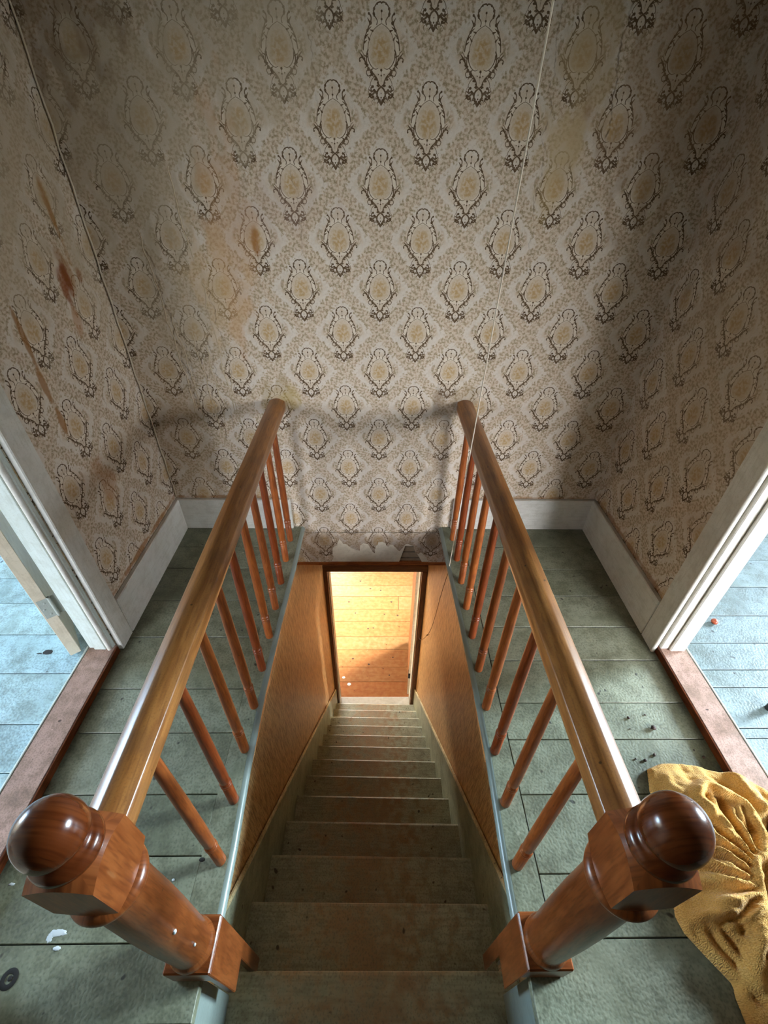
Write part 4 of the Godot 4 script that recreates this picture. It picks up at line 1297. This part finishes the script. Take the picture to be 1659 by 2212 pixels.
func railings() -> void:
	var prof := [Vector2(-0.0220, -0.0560), Vector2(-0.0310, -0.0510), Vector2(-0.0335, -0.0420), Vector2(-0.0335, -0.0310), Vector2(-0.0320, -0.0260), Vector2(-0.0322, -0.0170), Vector2(-0.0315, -0.0125), Vector2(-0.0295, -0.0105), Vector2(-0.0120, -0.0018), Vector2(-0.0080, -0.0003), Vector2(0.0000, 0.0000), Vector2(0.0080, -0.0003), Vector2(0.0120, -0.0018), Vector2(0.0295, -0.0105), Vector2(0.0315, -0.0125), Vector2(0.0322, -0.0170), Vector2(0.0320, -0.0260), Vector2(0.0335, -0.0310), Vector2(0.0335, -0.0420), Vector2(0.0310, -0.0510), Vector2(0.0220, -0.0560)]
	var turned := [Vector2(0.0, 0.0005), Vector2(0.0145, 0.0005), Vector2(0.0145, 0.098), Vector2(0.0130, 0.100), Vector2(0.0125, 0.102), Vector2(0.0148, 0.104), Vector2(0.0158, 0.108), Vector2(0.0148, 0.112), Vector2(0.0128, 0.1135), Vector2(0.0148, 0.115), Vector2(0.0158, 0.119), Vector2(0.0148, 0.123), Vector2(0.0125, 0.125), Vector2(0.0122, 0.128), Vector2(0.0135, 0.132), Vector2(0.0146, 0.150), Vector2(0.0150, 0.24), Vector2(0.0142, 0.40), Vector2(0.0125, 0.55), Vector2(0.0112, 0.645)]
	var one := begin()
	lathe(one, turned, Vector3.ZERO, 24)
	var bm := one.commit()
	for side in 2:
		var nx := -0.405 if side == 0 else 0.379
		var t := thing("stair_railing", "varnished stair railing with turned balusters left of the stairs, paint-chipped newel below its knob" if side == 0 else "varnished stair railing with turned balusters right of the stairs, its knob before the yellow towel", "railing", Vector3(nx, 0, -0.1975), "pair of stair railings")
		newel(t, Vector3.ZERO, 1.0 if side == 0 else -1.0, NL - nx + 0.0 if side == 0 else NR - nx)
		var s := begin()
		var xe := -0.423 if side == 0 else 0.366
		sweep(s, prof, Vector3(0, 0.690, -0.046), Vector3(xe - nx, 0.690, ZB + 0.1975), true, rnd_off())
		put("handrail", s, M.rail, t)
		for q in ([[-0.365, 0.352, -0.176, 0.0042, 0.006], [-0.363, 0.216, -0.178, 0.003, 0.002]] if side == 0 else []):
			s = begin()
			blob(s, Vector3(q[0] - nx, q[1], q[2] + 0.1975), Vector3(q[3], q[4], q[3]), 0.4, 12, 7, 14)
			put("paint_chip", s, M.chip, t)
		for k in 10:
			var z := -0.371 - k * 0.1422 if side == 0 else -0.357 - k * 0.1448
			var x := (-0.411 - 0.002 * k if side == 0 else 0.373) - nx
			var b := MeshInstance3D.new()
			b.name = "baluster"
			b.mesh = bm
			b.material_override = [M.baluster, M.baluster_b, M.baluster_c][(k * 7 + side * 2) % 3]
			b.position = Vector3(x, 0, z + 0.1975)
			b.rotation.y = k * 1.3
			t.add_child(b, true)

# =====================================================================================================
func seg_dist(p: Vector2, a: Vector2, b: Vector2) -> float:
	var d := b - a
	var t := clampf((p - a).dot(d) / d.length_squared(), 0.0, 1.0)
	return p.distance_to(a + d * t)

func towel() -> void:
	var out := PackedVector2Array([Vector2(0.829, -0.588), Vector2(0.873, -0.603), Vector2(0.932, -0.603), Vector2(0.99, -0.592), Vector2(1.045, -0.573), Vector2(1.09, -0.547), Vector2(1.135, -0.50), Vector2(1.18, -0.43), Vector2(1.21, -0.34), Vector2(1.20, -0.20), Vector2(1.22, -0.05), Vector2(1.16, 0.08), Vector2(1.03, 0.14), Vector2(0.90, 0.08), Vector2(0.83, 0.0), Vector2(0.797, -0.07), Vector2(0.799, -0.115), Vector2(0.805, -0.135), Vector2(0.772, -0.178), Vector2(0.742, -0.220), Vector2(0.736, -0.250), Vector2(0.742, -0.270), Vector2(0.775, -0.34), Vector2(0.79, -0.42), Vector2(0.808, -0.53)])
	# ridges: points, half width, height
	var ridges := [
		[[Vector2(0.905, -0.500), Vector2(0.935, -0.521), Vector2(0.961, -0.516), Vector2(0.985, -0.492), Vector2(1.006, -0.465), Vector2(1.012, -0.430), Vector2(1.008, -0.395), Vector2(0.985, -0.360), Vector2(0.950, -0.330), Vector2(0.932, -0.300)], 0.022, 0.098],
		[[Vector2(0.937, -0.505), Vector2(0.929, -0.463), Vector2(0.920, -0.420)], 0.016, 0.080],
		[[Vector2(0.717, -0.258), Vector2(0.771, -0.270), Vector2(0.830, -0.280), Vector2(0.885, -0.272), Vector2(0.93, -0.262)], 0.024, 0.066],
		[[Vector2(0.728, -0.242), Vector2(0.773, -0.229), Vector2(0.829, -0.221), Vector2(0.880, -0.228), Vector2(0.92, -0.245)], 0.010, 0.052],
		[[Vector2(0.935, -0.290), Vector2(0.890, -0.212), Vector2(0.860, -0.177), Vector2(0.841, -0.137)], 0.024, 0.090],
		[[Vector2(0.800, -0.132), Vector2(0.827, -0.146), Vector2(0.861, -0.165)], 0.012, 0.056],
		[[Vector2(0.822, -0.130), Vector2(0.812, -0.105), Vector2(0.808, -0.060)], 0.018, 0.056],
		[[Vector2(0.872, -0.140), Vector2(0.866, -0.100), Vector2(0.870, -0.040)], 0.018, 0.064],
		[[Vector2(0.837, -0.583), Vector2(0.876, -0.592), Vector2(0.915, -0.583), Vector2(0.979, -0.579), Vector2(1.032, -0.563)], 0.018, 0.030],
		[[Vector2(0.894, -0.550), Vector2(0.928, -0.557), Vector2(0.978, -0.564), Vector2(1.037, -0.546), Vector2(1.082, -0.512)], 0.014, 0.046],
		[[Vector2(1.08, -0.44), Vector2(1.12, -0.33), Vector2(1.13, -0.20), Vector2(1.10, -0.06)], 0.034, 0.070],
		[[Vector2(1.02, 0.05), Vector2(1.08, -0.03), Vector2(1.10, -0.12)], 0.035, 0.075],
	]
	var segs := []
	for r in ridges:
		var c: Array = curve(r[0], 3)
		for i in c.size() - 1:
			segs.append([c[i], c[i + 1], r[1], r[2], i / float(c.size() - 1)])
	var nz := FastNoiseLite.new()
	nz.seed = 4
	nz.frequency = 16.0
	nz.fractal_octaves = 3
	var st := 0.0045
	var x0 := 0.715
	var z0 := -0.635
	var nxn := int((1.245 - x0) / st)
	var nzn := int((0.165 - z0) / st)
	var pos := PackedVector3Array()
	var ins := PackedByteArray()
	pos.resize(nxn * nzn)
	ins.resize(nxn * nzn)
	for j in nzn:
		for i in nxn:
			var p := Vector2(x0 + i * st, z0 + j * st)
			var inside := Geometry2D.is_point_in_polygon(p, out)
			var d := 9.0
			var near := p
			for k in out.size():
				var q := Geometry2D.get_closest_point_to_segment(p, out[k], out[(k + 1) % out.size()])
				var e := q.distance_to(p)
				if e < d:
					d = e
					near = q
			var y := 0.0
			var ok := inside
			if not inside:
				if d < st * 1.5:
					p = near
					d = 0.0
					ok = true
			if ok:
				var wp := p + Vector2(nz.get_noise_2d(p.x, p.y), nz.get_noise_2d(p.x + 7.0, p.y)) * 0.010
				# folds that run out from where the cloth is gathered
				var c := p - Vector2(0.965, -0.285)
				var rr := c.length()
				var fold := absf(sin(c.angle() * 10.0 + rr * 6.0 + 1.8 * nz.get_noise_2d(p.x * 0.35, p.y * 0.35)))
				var fold2 := absf(sin(c.angle() * 17.0 - rr * 22.0 + 2.5 * nz.get_noise_2d(p.x * 0.5 + 9.0, p.y * 0.5)))
				# close pleats running to the lower left corner
				var low := smoothstep(-0.240, -0.212, p.y) * smoothstep(0.93, 0.88, p.x) * smoothstep(-0.075, -0.115, p.y)
				var pleat := pow(absf(sin(PI * (p.x * 0.83 - p.y * 0.56 + 0.012 * nz.get_noise_2d(p.x * 0.5, p.y * 0.5)) / 0.031)), 0.7)
				var h := 0.010 + 0.030 * smoothstep(0.42, 0.0, rr) * (1.0 - 0.8 * low) + (0.048 * pow(fold, 0.75) + 0.016 * pow(fold2, 0.8)) * smoothstep(0.0, 0.07, rr) * smoothstep(0.50, 0.16, rr) * (1.0 - low) + low * (0.002 + 0.044 * pleat) + 0.006 * nz.get_noise_2d(p.x * 0.6, p.y * 0.6)
				for sgm in segs:
					var w: float = sgm[2]
					if absf(wp.x - sgm[0].x) > w * 2.2 + 0.05 or absf(wp.y - sgm[0].y) > w * 2.2 + 0.05:
						continue
					var e := seg_dist(wp, sgm[0], sgm[1]) / w
					if e < 1.6:
						var v: float = sgm[3] * (1.0 - e * e * 0.5) * (1.0 if e < 1.0 else 1.0 - (e - 1.0) * 1.2)
						var k := clampf(0.5 + 0.5 * (v - h) / 0.006, 0.0, 1.0)
						h = lerpf(h, v, k) + 0.006 * k * (1.0 - k)
				h += 0.002 * (1.0 - 2.0 * absf(nz.get_noise_2d(p.x * 1.5 + p.y * 0.8 + 3.0, p.y * 1.1)))
				h = minf(h, 0.012) + maxf(h - 0.012, 0.0) * lerpf(0.30, 1.0, smoothstep(0.0, 0.11, d))
				var edge := clampf(d / 0.010, 0.0, 1.0)
				y = 0.002 + h * sqrt(maxf(0.0, 1.0 - (1.0 - edge) * (1.0 - edge)))
				y += 0.031 * smoothstep(1.035, 1.060, p.x)
			pos[j * nxn + i] = Vector3(p.x, y, p.y)
			ins[j * nxn + i] = 1 if ok else 0
	# soften the field once so that the folds roll over
	for pass_ in 1:
		var src := pos.duplicate()
		for j in range(1, nzn - 1):
			for i in range(1, nxn - 1):
				var k := j * nxn + i
				if ins[k] and ins[k - 1] and ins[k + 1] and ins[k - nxn] and ins[k + nxn]:
					pos[k].y = src[k].y * 0.5 + (src[k - 1].y + src[k + 1].y + src[k - nxn].y + src[k + nxn].y) * 0.125
	var base := Vector3(0.95, 0.0, -0.25)
	var s := begin()
	s.set_smooth_group(0)
	for j in nzn - 1:
		for i in nxn - 1:
			var k := [j * nxn + i, j * nxn + i + 1, (j + 1) * nxn + i + 1, (j + 1) * nxn + i]
			for tr3 in [[0, 1, 2], [0, 2, 3]]:
				if ins[k[tr3[0]]] and ins[k[tr3[1]]] and ins[k[tr3[2]]]:
					for q in tr3:
						var v := pos[k[q]]
						s.set_uv(Vector2(v.x, v.z))
						s.add_vertex(v - base)
	s.index()
	s.generate_normals()
	var o := put("towel", s, M.towel)
	o.position = base
	tag(o, "crumpled yellow towel heaped on the floor against the right threshold", "towel")

# =====================================================================================================
func cord() -> void:
	var t := thing("pull_cord", "thin white cord hung from above past the right handrail down into the stair well", "cord")
	var hook := Vector3(0.336, -0.060, -1.49)
	var topp := Vector3(0.262, 1.655, -1.0)
	var dirv := (topp - hook).normalized()
	var hi := hook + dirv * ((TOP - hook.y) / dirv.y)
	var s := begin()
	tube(s, [hook, hi], 0.0018, 8)
	put("taut_line", s, M.string, t)
	s = begin()
	var low := []
	for p in curve([hook.lerp(hook, 0.0), Vector2(0, 0)] if false else [Vector2(0.0, 0.0), Vector2(0.18, 0.16), Vector2(0.34, 0.34), Vector2(0.55, 0.66), Vector2(0.80, 0.93), Vector2(0.92, 1.0), Vector2(1.0, 0.90)], 8):
		low.append(Vector3(hook.x, hook.y, hook.z).lerp(Vector3(0.37, hook.y, -2.605), p.x) + Vector3(0.05 * sin(PI * p.x), 0, 0) - Vector3(0, 1.86 * p.y, 0))
	tube(s, low, 0.0016, 6)
	put("slack_line", s, M.string_b, t)
	s = begin()
	var kn: Vector3 = low[27]
	blob(s, kn, Vector3(0.006, 0.005, 0.006), 0.4, 2)
	tube(s, [kn, kn + Vector3(0.014, 0.012, 0.004)], 0.0012)
	tube(s, [kn, kn + Vector3(-0.014, -0.010, 0.004)], 0.0012)
	put("knot", s, M.string_b, t)

func debris() -> void:
	var pts := [[0.910, -0.715, 0.0085], [0.906, -0.761, 0.003], [0.844, -0.750, 0.0050], [0.836, -0.615, 0.0050], [0.873, -0.631, 0.0048], [0.809, -0.620, 0.0030], [1.025, -0.624, 0.0045], [1.008, -0.646, 0.0025], [0.834, -0.714, 0.0022]]
	for i in pts.size():
		var s := begin()
		var r: float = pts[i][2]
		blob(s, Vector3.ZERO, Vector3(r, r * 0.75, r * 0.85), 0.55, 20 + i, 8, 12)
		var o := put("crumb", s, M.crumb)
		o.position = Vector3(pts[i][0], r * 0.72, pts[i][1])
		o.rotation.y = i * 1.1
		tag(o, ["largest dark brown lump on the grey planks beyond the yellow towel", "tiny dark speck beside the largest lump, farther from the towel", "brown curled crumb left of the largest lump, nearer the right railing", "round brown crumb by the top corner of the yellow towel, lower of two", "dark crumb by the top corner of the yellow towel, upper of two", "tiny crumb nearest the right handrail, left of the yellow towel", "dark crumb beside the right threshold just beyond the yellow towel", "tiny speck near the right threshold, left of the crumb beside it", "tiny speck just below the brown curled crumb near the right railing"][i], "debris", "crumbs beyond the yellow towel")
	var s := begin()
	blob(s, Vector3.ZERO, Vector3(0.012, 0.011, 0.013), 0.15, 50, 10, 14)
	var nut := put("nut", s, M.nut)
	nut.position = Vector3(1.372, 0.0105, -1.146)
	tag(nut, "small red brown nut on the right room floor beside the door casing", "nut")
	# slim black pole just inside the right room, at the edge of the view
	var p := thing("pole", "slim black pole standing on the right room floor at the picture edge", "pole", Vector3(1.344, 0.0, -0.782))
	s = begin()
	lathe(s, [Vector2(0, 0.0005), Vector2(0.012, 0.0005), Vector2(0.012, 0.03), Vector2(0.007, 0.035), Vector2(0.007, 0.9), Vector2(0.0, 0.9)], Vector3.ZERO, 14)
	put("shaft", s, M.black, p)
